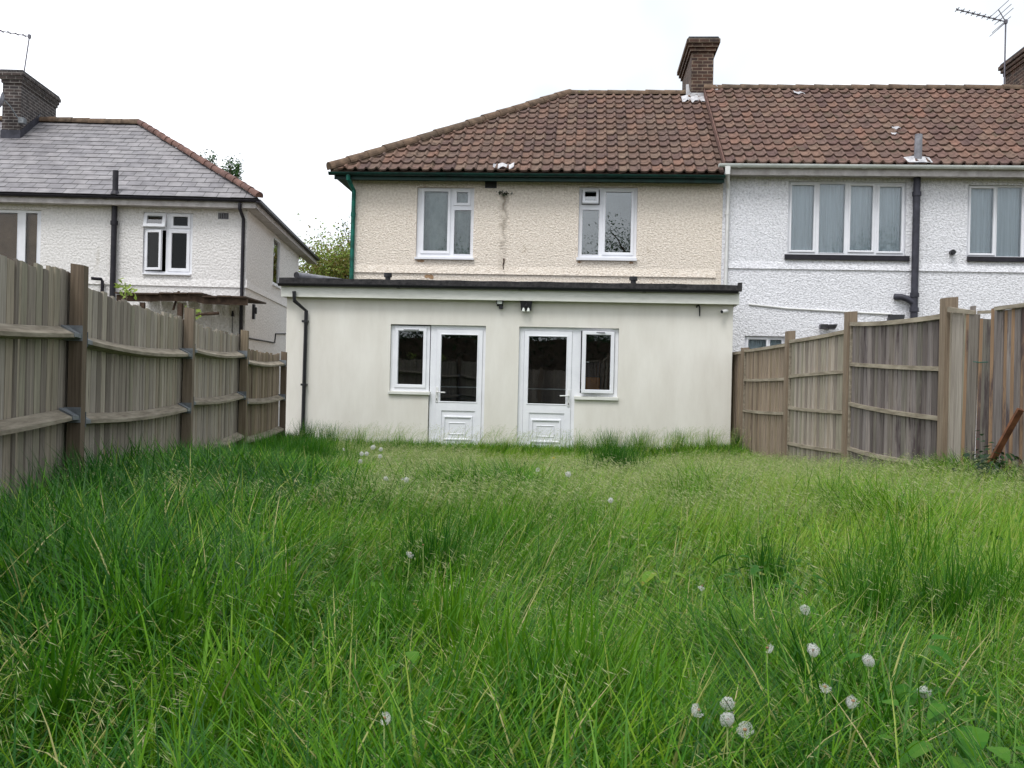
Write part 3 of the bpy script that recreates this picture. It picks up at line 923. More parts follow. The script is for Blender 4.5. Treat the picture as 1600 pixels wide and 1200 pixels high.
# chimney on the party line
cf = ridge_depth(1097, 152, z_eave)
c_s0, c_s1 = T.pix(1080.0, 130, d_r - .2)[0], T.pix(1114.3, 130, d_r - .2)[0]
c_zt = T.pix(1098, 56, d_r - .32)[1]
chimney(cream, c_s0, c_s1, d_r - .2, d_r + 1.95, z_r - .5, c_zt, M['brick_brown'], M['felt'])
flm = MB()
zb = z_eave + pitch * (d_r - .2 + OH)
flm.box(c_s0 - .015, c_s1 + .015, d_r - .225, d_r - .2005, zb - .02, zb + .13)
rr = random.Random(8)
for side, sx in (('l', c_s0), ('r', c_s1)):
    a = sx - .018 if side == 'l' else sx + .001
    flm.hexa([(a, d_r - .2, zb - .05), (a + .017, d_r - .2, zb - .05), (a + .017, d_r + .1, zb + .1), (a, d_r + .1, zb + .1),
              (a, d_r - .2, zb + .16), (a + .017, d_r - .2, zb + .16), (a + .017, d_r + .1, zb + .22), (a, d_r + .1, zb + .22)])
for i in range(14):
    a, b = c_s0 - .22 + (c_s1 - c_s0 + .3) * i / 14, c_s0 - .22 + (c_s1 - c_s0 + .3) * (i + 1) / 14
    def ap(s, t): 
        h = .07 + .018 * math.sin(s * 27)
        dd = d_r - .2 - t
        return (s, dd - h * .56, z_eave + pitch * (dd + OH) + h * .83)
    flm.face([ap(a, .3 + .05 * math.sin(i * 2.1)), ap(b, .3 + .05 * math.sin((i + 1) * 2.1)), ap(b, 0), ap(a, 0)])
def spike(s, lean, h):
    flm.face([(s - .05, d_r - .24, zb + .02), (s + .05, d_r - .24, zb + .02), (s + .03 + lean, d_r - .24, zb + h), (s - .03 + lean, d_r - .22, zb + h)])
spike(c_s0 - .06, -.03, .32); spike(c_s1 + .09, -.03, .3)
flm.build('flashing', M['lead'], troof)
pt = MB(); s_, z_ = T.pix(787, 262, -OH + .1)
for i in range(10):
    a = -.2 + .4 * i / 10; b = a + .04
    f = lambda q, t: (s_ + q, -OH + t - (.075 + .03 * math.cos(q * 27)) * .56, z_eave + pitch * t + (.075 + .03 * math.cos(q * 27)) * .83)
    pt.face([f(a, .03), f(b, .03), f(b, .2 + .05 * math.sin(i)), f(a, .2 + .05 * math.sin(i - 1))])
pt.build('tile_patch', M['lead'], troof, label='pale patch of metal sheet over a slipped eaves tile')

# ================================================================== white terraced house
white = thing('terraced_house', 'white painted roughcast terrace house with orange tile roof and white gutter', 'house', T.o, TH)
winC = (1231, 1415.5, 283.5, 399); winD = (1511, 1700, 289.5, 402.5); winLow = (1163.5, 1226, 525, 552)
z_eave2 = T.pix(1360, 259, -OH)[1] + .02
ww = MB()
ww.wall(t_s1 + .002, t_end, -.3, z_eave2 - .1, -.006, TW, [hole(T, winC), hole(T, winD), hole(T, winLow)])
ww.box(t_end - TW, t_end, TW, DEPTH - TW, -.3, z_eave2 - .1); ww.box(t_s1 + .002, t_end, DEPTH - TW, DEPTH, -.3, z_eave2 - .1)
ww.build('wall', M['white_render'], white)
fl = MB(); fl.box(t_s1 + .002, t_end - TW, TW, DEPTH - TW, 2.55, 2.75); fl.box(t_s1 + .002, t_end - TW, TW, DEPTH - TW, z_wt - .12, z_wt)
fl.box(t_s1 + .002, t_end - TW, 3.4, 3.5, 2.75, z_wt - .12)
fl.box(t_s1 + .002, t_end - TW, 3.0, 3.1, .0, 2.55)
fl.build('floor', M['dark_void'], white)
zs2 = T.pix(1360, 422.5)[1]
sc_ = MB(); sc_.prism([(.0, zs2 + .16), (-.012, zs2 + .12), (-.035, zs2), (.0, zs2 - .006)], t_s1 + .1, t_end); sc_.build('string_course', M['white_render'], white)
cu = dict(curtain='net', waves=5, amp=.014)
window(T, white, winC, [dict(g=(1236.5, 1271, 289.5, 391), sash=.04, **cu), dict(g=(1280, 1319.5, 287.5, 395), **cu),
                        dict(g=(1328.5, 1363, 290.5, 391.5), sash=.04, **cu), dict(g=(1373.5, 1408.5, 292, 393), sash=.04, **cu)],
       d=.06, sill=(1226.5, 1421.5, 398.5, 406.5), sillmat='black_pipe')
window(T, white, winD, [dict(g=(1516, 1551.5, 294.5, 396), sash=.04, **cu), dict(g=(1557.5, 1596, 293, 401), **cu), dict(g=(1604, 1640, 294, 398), sash=.04, **cu), dict(g=(1650, 1690, 294, 398), **cu)],
       d=.06, sill=(1512, 1706, 402, 409.5), sillmat='black_pipe')
window(T, white, winLow, [dict(g=(1169, 1197, 530.5, 552), sash=.04, **cu), dict(g=(1203, 1221, 531, 552), **cu)], d=.06)
RW = ridge_depth(1350, 140.5, z_eave2)
d_r2, z_r2 = RW[1], RW[2]
wroof = tiled_slope('roof', white, M['tile_orange'], verge0 + .02, t_end + .1, -OH, z_eave2, d_r2, z_r2, .21, 14, seed=9)
bkr = MB()
bkr.face([(verge0, d_r2, z_r2 - .03), (t_end + .1, d_r2, z_r2 - .03), (t_end + .1, DEPTH + OH, z_eave2 - .1), (verge0, DEPTH + OH, z_eave2 - .1)])
bkr.face([(verge0, -OH + .02, z_eave2 - .03), (t_end + .1, -OH + .02, z_eave2 - .03), (t_end + .1, d_r2, z_r2 - .04), (verge0, d_r2, z_r2 - .04)])
bkr.face([(t_end + .1, -OH, z_eave2 - .03), (t_end + .1, d_r2, z_r2 - .03), (t_end + .1, DEPTH + OH, z_eave2 - .1)])
bkr.build('rear_slope', M['tile_orange'], wroof)
vg = MB(); vg.hexa([(verge0 - .005, -OH, z_eave2 - .1), (verge0 + .03, -OH, z_eave2 - .1), (verge0 + .03, d_r2, z_r2 - .1), (verge0 - .005, d_r2, z_r2 - .1),
                    (verge0 - .005, -OH, z_eave2 + .045), (verge0 + .03, -OH, z_eave2 + .045), (verge0 + .03, d_r2, z_r2 + .045), (verge0 - .005, d_r2, z_r2 + .045)])
vg.build('verge', M['red_ridge'], wroof)
rm = MB(); ridge_run(rm, (verge0, d_r2, z_r2 + .02), (t_end + .1, d_r2, z_r2 + .03), .09, .42, 6); rm.build('ridge_tiles', M['ridge'], wroof, smooth=True)
sf = MB(); sf.box(t_s1 + .03, t_end, -OH + .06, -.007, z_eave2 - .18, z_eave2 - .16); sf.box(t_s1 + .03, t_end, -OH + .035, -OH + .06, z_eave2 - .2, z_eave2 - .03)
sf.build('fascia', M['white_fascia'], white)
gu = MB(); gutter(gu, T.pix(1123, 262, -OH)[0], t_end, -OH - .03, z_eave2 - .015, .062, joints=[t_s1 + .25 + 1.15 * i for i in range(6)]); gu.build('gutter', M['white_gutter'], white, smooth=True)
dp = MB(); p0 = T.pix(1136, 275, -.3); p1 = T.pix(1134, 445, -.07); q_ = T.pix(1138, 300, -.07)
dp.box(p0[0] - .05, p0[0] + .045, -OH - .075, -OH + .02, z_eave2 - .22, z_eave2 - .05, b=.008)
dp.tube([(p0[0], -OH - .03, z_eave2 - .2), (q_[0], -.07, z_eave2 - .42), (q_[0] - .02, -.07, 2.0)], .036, 10)
dp.tube([(q_[0] - .005, -.07, z_eave2 - .85), (q_[0] - .006, -.07, z_eave2 - .92)], .044, 10)
dp.build('downpipe', M['white_plastic'], white, smooth=True)
sp = MB(); a_ = T.pix(1433, 280, -.1); b_ = T.pix(1430, 489, -.1)
sp.tube([(a_[0], -.1, z_eave2 - .17), (a_[0], -.1, .0)], .066, 16)
for py in (303, 461, 484):
    z_ = T.pix(1432, py, -.1)[1]; sp.tube([(a_[0], -.1, z_ + .04), (a_[0], -.1, z_ - .04)], .083, 16)
z_ = T.pix(1412, 469, -.1)[1]
sp.tube([(a_[0], -.1, z_ - .06), (a_[0] - .12, -.1, z_ + .02), (a_[0] - .24, -.1, z_ + .06), (a_[0] - .34, -.02, z_ + .07)], .06, 14)
sp.build('soil_pipe', M['soil_pipe'], white, smooth=True)
st = MB(); v_ = ridge_depth(1434, 254, z_eave2); zt_ = T.pix(1434, 210, v_[1])[1]
st.tube([(v_[0], v_[1], v_[2] - .1), (v_[0] + .005, v_[1], zt_)], .07, 14, caps=True)
vs_ = st.build('vent_stack', M['grey_plastic'], white, smooth=True)
fx = MB()
for i in range(8):
    f = lambda q, t: (v_[0] + q, v_[1] - t - (.085 - .04 * abs(q) * 4) * .56, z_eave2 + pitch * (v_[1] - t + OH) + (.085 - .04 * abs(q) * 4) * .83)
    a = -.24 + .06 * i
    fx.face([f(a, .16 - abs(a) * .3), f(a + .06, .16 - abs(a + .06) * .3), f(a + .06, -.12), f(a, -.12)])
fx.build('flashing', M['lead'], vs_)
for (px, py, w_, h_) in ((1248, 149, .24, .12), (1399, 204, .16, .13), (1397, 213, .12, .08)):
    v_ = ridge_depth(px, py, z_eave2)
    pm = MB()
    for i in range(5):
        f = lambda q, t: (v_[0] + q, v_[1] + t - (.07 + .015 * math.sin(q * 40)) * .56, v_[2] + pitch * t + (.07 + .015 * math.sin(q * 40)) * .83)
        a = -w_ / 2 + w_ * i / 5; b = a + w_ / 5
        pm.face([f(a, -h_ / 2 + .03 * math.sin(i * 2)), f(b, -h_ / 2 + .03 * math.sin(i * 2 + 2)), f(b, h_ / 2 - .02 * i), f(a, h_ / 2 - .02 * (i - 1))])
    pm.build('tile_patch', M['lead'], wroof)
air_brick(T, white, 1195, 284.5, .24, .15, 5, 4, 'white_plastic')
vr = MB(); s_, z_ = T.pix(1163.5, 278)
vr.tube([(s_ + .05 * math.cos(a), -.014, z_ + .05 * math.sin(a)) for a in np.linspace(0, 2 * math.pi, 17)], .008, 6, caps=False); vr.build('wall_vent', M['white_plastic'], white, smooth=True)
fu = MB(); s_, z_ = T.pix(1486.5, 395); fu.tube([(s_, .0, z_), (s_, -.1, z_)], .05, 14); fu.tube([(s_, -.1, z_), (s_, -.13, z_)], .04, 14); fu.build('boiler_flue', M['black_plastic'], white, smooth=True)
tr_ = MB(); pts = [T.pix(*p) for p in ((1169.5, 475.5), (1230, 482), (1300, 486), (1350, 489), (1392, 491))]
tr_.tube([(p[0], -.02, p[1]) for p in pts], .02, 6); tr_.build('cable_trunking', M['white_plastic'], white)
w_far = T.pix(1559, 103, d_r2 + 1.95)
chimney(white, w_far[0] + .13, w_far[0] + .13 + (c_s1 - c_s0), d_r2 - .2, d_r2 + 1.82, z_r2 - .5, w_far[1] + .02, M['brick_brown'], M['felt'])

# ================================================================== slate roofed house to the left
left = thing('semi_detached_house', 'pale roughcast house with hipped grey slate roof and red hip tiles', 'house', LH.o, LH.th)
ls1 = LH.pix(385, 400)[0]
ls0 = ls1 - 7.4
OL = .34
lz_e = LH.pix(200, 305, -OL)[1]
lpitch = .62
s_e1 = LH.pix(404, 312, -OL)[0]
def l_ridge(px, py, pit):
    r = LH.Ai @ ray(px, py); c = LH.Ai @ (Vector((0, 0, EYE)) - LH.o)
    t = (lz_e + pit * (c.y + OL) - c.z) / (r.z - pit * r.y)
    return c + r * t
LR = l_ridge(217, 194.5, lpitch)
LD = 2 * LR.y
winL1 = (-70, 63.5, 326.5, 425); winL2 = (223.5, 300.7, 332, 427)
lw = MB(); lzt = lz_e - .1
lw.wall(ls0, ls1, -.3, lzt, 0, .24, [hole(LH, winL1), hole(LH, winL2)])
sd0, sz0 = LH.pix_s(427.5, 372, ls1); sd1, sz1 = LH.pix_s(437, 447, ls1)
zlo, zhi = LH.pix_s(432, 447, ls1)[1], LH.pix_s(432, 371.5, ls1)[1]
for (a, b, c, e) in ((.24, sd0, -.3, lzt), (sd1, LD - .24, -.3, lzt), (sd0, sd1, -.3, zlo), (sd0, sd1, zhi, lzt)):
    lw.box(ls1 - .24, ls1, a, b, c, e)
lw.box(ls0, ls0 + .24, .24, LD - .24, -.3, lzt); lw.box(ls0, ls1, LD - .24, LD, -.3, lzt)
def skew(mb):
    mb.v = [(x - LH.k * y, y, z) for x, y, z in mb.v]
    return mb
skew(lw).build('wall', M['pale_render'], left)
sw_ = MB()
def side_ring(mb, d0, d1, z0, z1, w, s_in, s_out):
    mb.box(s_in, s_out, d0, d0 + w, z0, z1); mb.box(s_in, s_out, d1 - w, d1, z0, z1)
    mb.box(s_in, s_out, d0 + w, d1 - w, z0, z0 + w); mb.box(s_in, s_out, d0 + w, d1 - w, z1 - w, z1)
side_ring(sw_, sd0 + .002, sd1 - .002, zlo + .002, zhi - .002, .06, ls1 - .08, ls1 - .005)
swn = skew(sw_).build('window', M['upvc'], left)
p = MB(); p.box(ls1 - .05, ls1 - .04, sd0 + .06, sd1 - .06, zlo + .06, zhi - .06); skew(p).build('pane', M['glass'], swn)
p = MB(); p.box(ls1 - .16, ls1 - .155, sd0 - .02, sd1 + .02, zlo, zhi); skew(p).build('curtain', M['blue_blind'], swn)
p = MB(); p.box(ls1 - .08, ls1 + .05, sd0 - .03, sd1 + .03, zlo - .04, zlo); skew(p).build('sill', M['upvc'], swn)
fl = MB(); fl.box(ls0 + .24, ls1 - .24, .24, LD - .24, 2.4, 2.6); fl.box(ls0 + .24, ls1 - .24, .24, LD - .24, lzt - .14, lzt - .02); fl.box(ls0 + .24, ls1 - .24, 2.6, 2.7, 2.6, lzt - .14)
skew(fl).build('floor', M['dark_void'], left)
window(LH, left, winL1, [dict(g=(-58, -20, 332.5, 420), sash=.04, glass=M['blind_glass'], curtain='blind', waves=1, amp=.004), dict(g=(-8, 26.5, 332.5, 420), glass=M['blind_glass'], curtain='blind', waves=1, amp=.004),
                         dict(g=(39.5, 57.5, 333, 420), glass=M['blind_glass'], curtain='blind', waves=1, amp=.004)], d=.05)
window(LH, left, winL2, [dict(g=(231.5, 255, 338, 351), sash=.075, glass=M['sky_glass'], open=('top', R(16)), hole=(227, 260, 335, 354), curtain=None),
                         dict(g=(271, 293.5, 338.8, 353), sash=.06, glass=M['far_glass']), dict(g=(231.5, 251.5, 364, 418.5), sash=.055, glass=M['far_glass'], open=('left', R(14)), hole=(227, 259, 359.5, 424)),
                         dict(g=(268, 291.5, 364.5, 419.3), sash=.07, glass=M['far_glass'])], d=.05, sill=(222, 297.5, 427, 429.5))
B_ = Vector((LR.x, LR.y, LR.z)); A_ = Vector((s_e1, -OL, lz_e))
n_cut = (B_ - A_).cross(Vector((0, 0, 1))).normalized()
if n_cut.x < 0: n_cut = -n_cut
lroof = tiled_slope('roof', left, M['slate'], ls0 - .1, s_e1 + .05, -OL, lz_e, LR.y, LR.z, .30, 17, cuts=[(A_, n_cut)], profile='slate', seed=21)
sk = lambda p: Vector((p[0] - LH.k * p[1], p[1], p[2]))
for v in lroof.data.vertices:
    v.co.x -= LH.k * v.co.y
se_d1 = LH.pix_s(497.5, 398, s_e1)[0]               # back eaves corner
se_d1 = max(LD + .2, min(se_d1, LD + 2.5))
bkr = MB()
bkr.face([(s_e1, -OL, lz_e), (s_e1, se_d1, lz_e), (LR.x, LR.y, LR.z - .01)])
bkr.face([(ls0, LR.y, LR.z - .01), (LR.x, LR.y, LR.z - .01), (s_e1, se_d1, lz_e), (ls0, se_d1, lz_e)])
bkr.face([(ls0, -OL + .02, lz_e - .03), (s_e1, -OL + .02, lz_e - .03), (LR.x, LR.y, LR.z - .04), (ls0, LR.y, LR.z - .04)])
bkr.face([(ls0, -OL, lz_e), (ls0, LR.y, LR.z), (ls0, se_d1, lz_e)])
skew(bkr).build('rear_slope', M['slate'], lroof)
rm = MB(); ridge_run(rm, sk(A_ + Vector((.02, -.03, .05))), sk(B_ + Vector((0, 0, .05))), .085, .36, 12); rm.build('hip_tiles', M['red_ridge'], lroof, smooth=True)
rm = MB(); ridge_run(rm, sk((LR.x, LR.y, LR.z + .02)), sk((ls0, LR.y, LR.z + .02)), .11, .4, 13); rm.build('ridge_tiles', M['ridge'], lroof, smooth=True)
sf = MB()
sf.box(ls0, s_e1 - .05, -OL + .05, -OL + .075, lz_e - .2, lz_e - .02); sf.box(ls0, s_e1 - .06, -OL + .075, -.001, lz_e - .2, lz_e - .18)
sf.box(s_e1 - .075, s_e1 - .05, -OL + .05, se_d1, lz_e - .2, lz_e - .02); sf.box(ls1 + .001, s_e1 - .075, -.001, se_d1, lz_e - .2, lz_e - .18)
skew(sf).build('fascia', M['white_fascia'], left)
gu = MB(); gutter(gu, ls0, s_e1 + .02, -OL + .0, lz_e - .03, .055, joints=[ls1 - 1.2, ls1 - 3, ls1 - 4.8])
gu.box(s_e1 - .05, s_e1 + .05, -OL - .04, se_d1, lz_e - .09, lz_e - .025)
skew(gu).build('gutter', M['black_pipe'], left, smooth=True)
dp = MB(); a_ = LH.pix(375, 322, -.3); b_ = LH.pix(380.5, 342, -.06); c_ = LH.pix(376, 500, -.06)
dp.tube([(a_[0], -OL + .02, lz_e - .1), (a_[0], -OL + .02, lz_e - .22), (b_[0], -.06, b_[1]), (b_[0], -.06, .1)], .04, 12); skew(dp).build('downpipe', M['black_pipe'], left, smooth=True)
sp = MB(); a_ = LH.pix(178.5, 345, -.1)
sp.tube([(a_[0], -.1, lz_e - .12), (a_[0], -.1, .1)], .062, 14)
z_ = LH.pix(178, 348, -.1)[1]; sp.tube([(a_[0], -.1, z_ + .04), (a_[0], -.1, z_ - .05)], .08, 14)
skew(sp).build('soil_pipe', M['black_pipe'], left, smooth=True)
v_ = l_ridge(180, 302, lpitch); zt_ = LH.pix(180.3, 266.5, v_.y)[1]
st = MB(); st.tube([(v_.x, v_.y, v_.z - .1), (v_.x, v_.y, zt_)], .062, 14); st.tube([(v_.x, v_.y, v_.z - .03), (v_.x, v_.y, v_.z + .05)], [.11, .07], 14)
skew(st).build('vent_stack', M['black_pipe'], left, smooth=True)
air_brick(LH, left, 349, 337.5, .23, .14, 6, 1, 'grey_plastic')
zs_ = LH.pix(290, 447.5)[1]
sc_ = MB(); sc_.prism([(.01, zs_ + .2), (-.006, zs_ + .14), (-.03, zs_), (.01, zs_ - .006)], ls0, ls1 + .028)
sc_.hexa([(ls1 - .01, 0, zs_), (ls1 + .03, -.03, zs_), (ls1 + .03, LD, zs_), (ls1 - .01, LD, zs_), (ls1 - .01, 0, zs_ + .16), (ls1 + .002, -.004, zs_ + .15), (ls1 + .002, LD, zs_ + .15), (ls1 - .01, LD, zs_ + .16)])
skew(sc_).build('string_course', M['pale_render'], left)
ov = MB(); p = [LH.pix(*q, -.0) for q in ((149, 436.5), (161, 437), (161.5, 458))]
ov.tube([(p[0][0], -.22, p[0][1]), (p[1][0], -.1, p[1][1]), (p[1][0] + .02, -.08, p[1][1] - .05), (p[2][0], -.08, 2.0)], .035, 10); ov.build('waste_pipe', M['black_pipe'], left, smooth=True)
cb = MB(); pts = [LH.pix_s(*q, ls1) for q in ((388, 528.5), (428, 535.5), (429.5, 521.5), (446, 521.5))]
cb.tube([(ls1 + .02, q[0], q[1]) for q in pts], .016, 6); skew(cb).build('cable', M['black_pipe'], left)
# chimney stack
lc = LH.pix(34, 108, LR.y - 1.25)
lf = LH.pix(4, 150, LR.y - 1.15)
chimney(left, lf[0] + .0, lc[0] - .05, LR.y - 1.15, LR.y + 1.05, LR.z - 1.2, lc[1], M['brick_dark'], M['felt'], step=.03, k=LH.k)
fx = MB(); zb_ = lz_e + lpitch * (LR.y - 1.15 + OL)
fx.box(lf[0] - .02, lc[0] - .03, LR.y - 1.18, LR.y - 1.151, zb_ - .02, zb_ + .2)
fx.hexa([(lc[0] - .048, LR.y - 1.15, zb_ + .0), (lc[0] - .03, LR.y - 1.15, zb_), (lc[0] - .03, LR.y, LR.z), (lc[0] - .048, LR.y, LR.z),
         (lc[0] - .048, LR.y - 1.15, zb_ + .2), (lc[0] - .03, LR.y - 1.15, zb_ + .2), (lc[0] - .03, LR.y, LR.z + .2), (lc[0] - .048, LR.y, LR.z + .2)])
skew(fx).build('flashing', M['soil_pipe'], lroof)
# ================================================================== fences
def gline(p, q):
    th = math.atan2(q.y - p.y, q.x - p.x)
    fr = fr_init(Fr(p.x, p.y, th))
    return fr
fp = [at_depth(114, 560, 6.8), at_depth(441, 560, 16.6)]
fdir = (fp[1] - fp[0]).normalized()
LF = gline(fp[0] - Vector((fdir.x, fdir.y, 0)) * 3.5, fp[1])      # s runs away from the camera, +d is outside
RFp = [at_depth(1480, 600, 9.0), at_depth(1163, 600, 16.5)]
RF = gline(RFp[0], RFp[1])                                        # s runs away from the camera, +d is inside the garden
def left_x(y):
    return fp[0].x + (y - fp[0].y) * fdir.x / fdir.y
def right_x(y):
    return RFp[0].x + (y - RFp[0].y) * (RFp[1].x - RFp[0].x) / (RFp[1].y - RFp[0].y)

def ls_at(px, py=560):
    """arc position on the left fence line seen at this pixel column"""
    r = LF.Ai @ ray(px, py); c = LF.Ai @ (Vector((0, 0, EYE)) - LF.o)
    t = -c.y / r.y
    return c.x + r.x * t, c.z + r.z * t
fence_l = thing('wooden_fence', 'tall weathered grey feather edge fence with sagging rails on square posts', 'fence', LF.o, LF.th)
rr = random.Random(31)
posts = [ls_at(114), ls_at(290.5), ls_at(378), ls_at(441)]
ps = [posts[0][0] - 3.3, *[p[0] for p in posts]]
ptop = [ls_at(113, 411)[1] + .02, ls_at(113, 411)[1], ls_at(291, 480)[1], ls_at(378, 515)[1], ls_at(441, 549)[1]]
def post(mb, s, zt, w=.1, lean=0.0):
    mb.hexa([(s - w / 2, -w / 2 - .03, -.3), (s + w / 2, -w / 2 - .03, -.3), (s + w / 2, w / 2 - .03, -.3), (s - w / 2, w / 2 - .03, -.3),
             (s - w / 2 + lean, -w / 2 - .03, zt - .012), (s + w / 2 + lean, -w / 2 - .03, zt - .012), (s + w / 2 + lean, w / 2 - .03, zt), (s - w / 2 + lean, w / 2 - .03, zt)], rr.random())
for i, (s, zt) in enumerate(zip(ps, ptop)):
    m = MB(); post(m, s, zt, .09)
    po = m.build('post', M['post'], fence_l)
# boards, rails, brackets for every bay: (s0, s1, top z at both ends, rail heights at both ends + sag)
def zpx(px, py): return ls_at(px, py)[1]
bays = [(ps[0] - 2.6, ps[0], 2.0, 2.0, 1.6, 1.6, 1.03, 1.03),
        (ps[0], ps[1], zpx(2, 394), zpx(100, 420), zpx(2, 513), zpx(113, 519), zpx(2, 670), zpx(113, 646)),
        (ps[1], ps[2], zpx(130, 443), zpx(283, 495), zpx(130, 530), zpx(288, 551), zpx(131, 652), zpx(288, 636)),
        (ps[2], ps[3], zpx(303, 502), zpx(371, 521), zpx(300, 545), zpx(376, 553), zpx(298, 626), zpx(375, 617)),
        (ps[3], ps[4], zpx(386, 544), zpx(439, 553), zpx(385, 564), zpx(441, 567), zpx(382, 626), zpx(439, 620))]
for bi, (a, b, t0, t1, u0, u1, v0, v1) in enumerate(bays):
    m = MB()
    s = a - .02
    near = bi < 2
    while s < b - .02:
        w = rr.uniform(.085, .125)
        gap = rr.choice([0, 0, 0, .006, .014]) if bi == 1 else rr.choice([0, 0, 0, 0, .003])
        k = (s - a) / (b - a)
        zt = t0 + (t1 - t0) * k + rr.uniform(-.02, .02) - (.02 * math.sin(math.pi * k))
        if near and rr.random() < .12: zt -= .04
        tl = rr.uniform(-.008, .008)
        d0 = .035 + rr.uniform(-.003, .004)
        e = s + w - gap
        # worn board: front narrower than back, so a groove opens between neighbours
        tw_ = rr.uniform(-.004, .006)
        m.hexa([(s + .008, d0 - .002, .05), (e - .006, d0 + tw_, .05), (e + .001, d0 + .018, .05), (s - .001, d0 + .018, .05),
                (s + tl + .008, d0 - .002, zt), (e + tl - .006, d0 + tw_, zt - rr.uniform(0, .012)), (e + tl + .001, d0 + .018, zt), (s + tl - .001, d0 + .018, zt)], rr.random())
        s += w
    m.build('board_panel', M['fence_brown'] if bi == 4 else M['fence_grey'], fence_l)
    for (z0, z1) in ((u0, u1), (v0, v1), (v0 - .52, v1 - .52)):
        if bi == 0: pass
        m = MB()
        n = 14
        sag = .035 if z0 > 1.3 else .05
        up = z0 < 1.3
        secs = []
        for k in range(n + 1):
            f = k / n
            q = a + .06 + (b - a - .12) * f
            z = z0 + (z1 - z0) * f - sag * math.sin(math.pi * f) * (1 if not up else .6)
            dz = .012 * math.sin(3 * f + bi)
            secs.append([(q, -.065, z - .035), (q, -.065 + .0, z - .01), (q, .028, z + .036), (q, .028, z - .05)])
        for k in range(n):
            A2, B2 = secs[k], secs[k + 1]
            for j in range(4):
                j2 = (j + 1) % 4
                m.face([A2[j], B2[j], B2[j2], A2[j2]], .5)
        m.face(secs[0][::-1]); m.face(secs[-1])
        rl = m.build('rail', M['rail'], fence_l)
        if bi > 0 and z0 > .8:
            for (q, z, sg) in ((a + .06, z0, 1), (b - .06, z1, -1)):
                g = MB()
                x1 = q + sg * .12
                lo, hi = min(q - sg * .004, x1), max(q - sg * .004, x1)
                g.hexa([(lo, -.071, z - .036), (hi, -.071, z - .04), (hi, .022, z - .056), (lo, .022, z - .056),
                        (lo, -.071, z - .006), (hi, -.071, z - .014), (hi, .022, z + .042), (lo, .022, z + .042)])
                g.box(q - sg * .004 - .002, q - sg * .004 + .002, -.078, .03, z - .06, z + .045)
                g.build('bracket', M['galv'], rl)

fence_r = thing('panel_fence', 'bowed brown lap panel fence with thin battens between tall square posts', 'fence', RF.o, RF.th)
def rs_at(px, py=600):
    r = RF.Ai @ ray(px, py); c = RF.Ai @ (Vector((0, 0, EYE)) - RF.o)
    t = -c.y / r.y
    return c.x + r.x * t, c.z + r.z * t
def zr(px, py): return rs_at(px, py)[1]
rp = [rs_at(1480)[0], rs_at(1327)[0], rs_at(1233)[0], rs_at(1163)[0]]
rt = [zr(1480, 465), zr(1327, 487), zr(1233, 517), zr(1163, 543)]
rr = random.Random(77)
for s, zt in zip(rp, rt):
    m = MB(); w = .115
    m.hexa([(s - w / 2, -w / 2, -.3), (s + w / 2, -w / 2, -.3), (s + w / 2, w / 2, -.3), (s - w / 2, w / 2, -.3),
            (s - w / 2, -w / 2, zt), (s + w / 2, -w / 2, zt), (s + w / 2, w / 2, zt - .01), (s - w / 2, w / 2, zt - .01)], .5)
    m.build('post', M['post'], fence_r)
def arc(za, zm, zb):
    return lambda f: za * (1 - f) + zb * f + (zm - (za + zb) / 2) * 4 * f * (1 - f)
rb = [  # s near, s far, top(near, mid, far), battens, material, board width
    (rp[0] + .07, rp[1] - .07, (zr(1467, 492), zr(1400, 500.5), zr(1333, 503)), [(zr(1467, 573), zr(1400, 569.5), zr(1333, 566)), (zr(1465, 650), zr(1400, 640), zr(1331, 628)), (zr(1460, 722), zr(1400, 714), zr(1331, 698))], 'fence_dark', .105),
    (rp[1] + .07, rp[2] - .07, (zr(1319, 516), zr(1280, 525), zr(1241, 530.5)), [(zr(1318, 578), zr(1280, 582), zr(1238, 586)), (zr(1318, 641), zr(1280, 639), zr(1236, 635)), (zr(1312, 702), zr(1280, 698), zr(1232, 690))], 'fence_grey', .1),
    (rp[2] + .07, rp[3] - .07, (zr(1226, 537), zr(1195, 543), zr(1169, 546)), [(zr(1222, 590), zr(1190, 592), zr(1158, 592)), (zr(1221, 643), zr(1190, 642), zr(1152, 638))], 'fence_brown', .11),
    (rp[3] + .07, rp[3] + 1.9, (zr(1158, 549), zr(1155, 550), zr(1150, 551)), [], 'fence_brown', .11)]
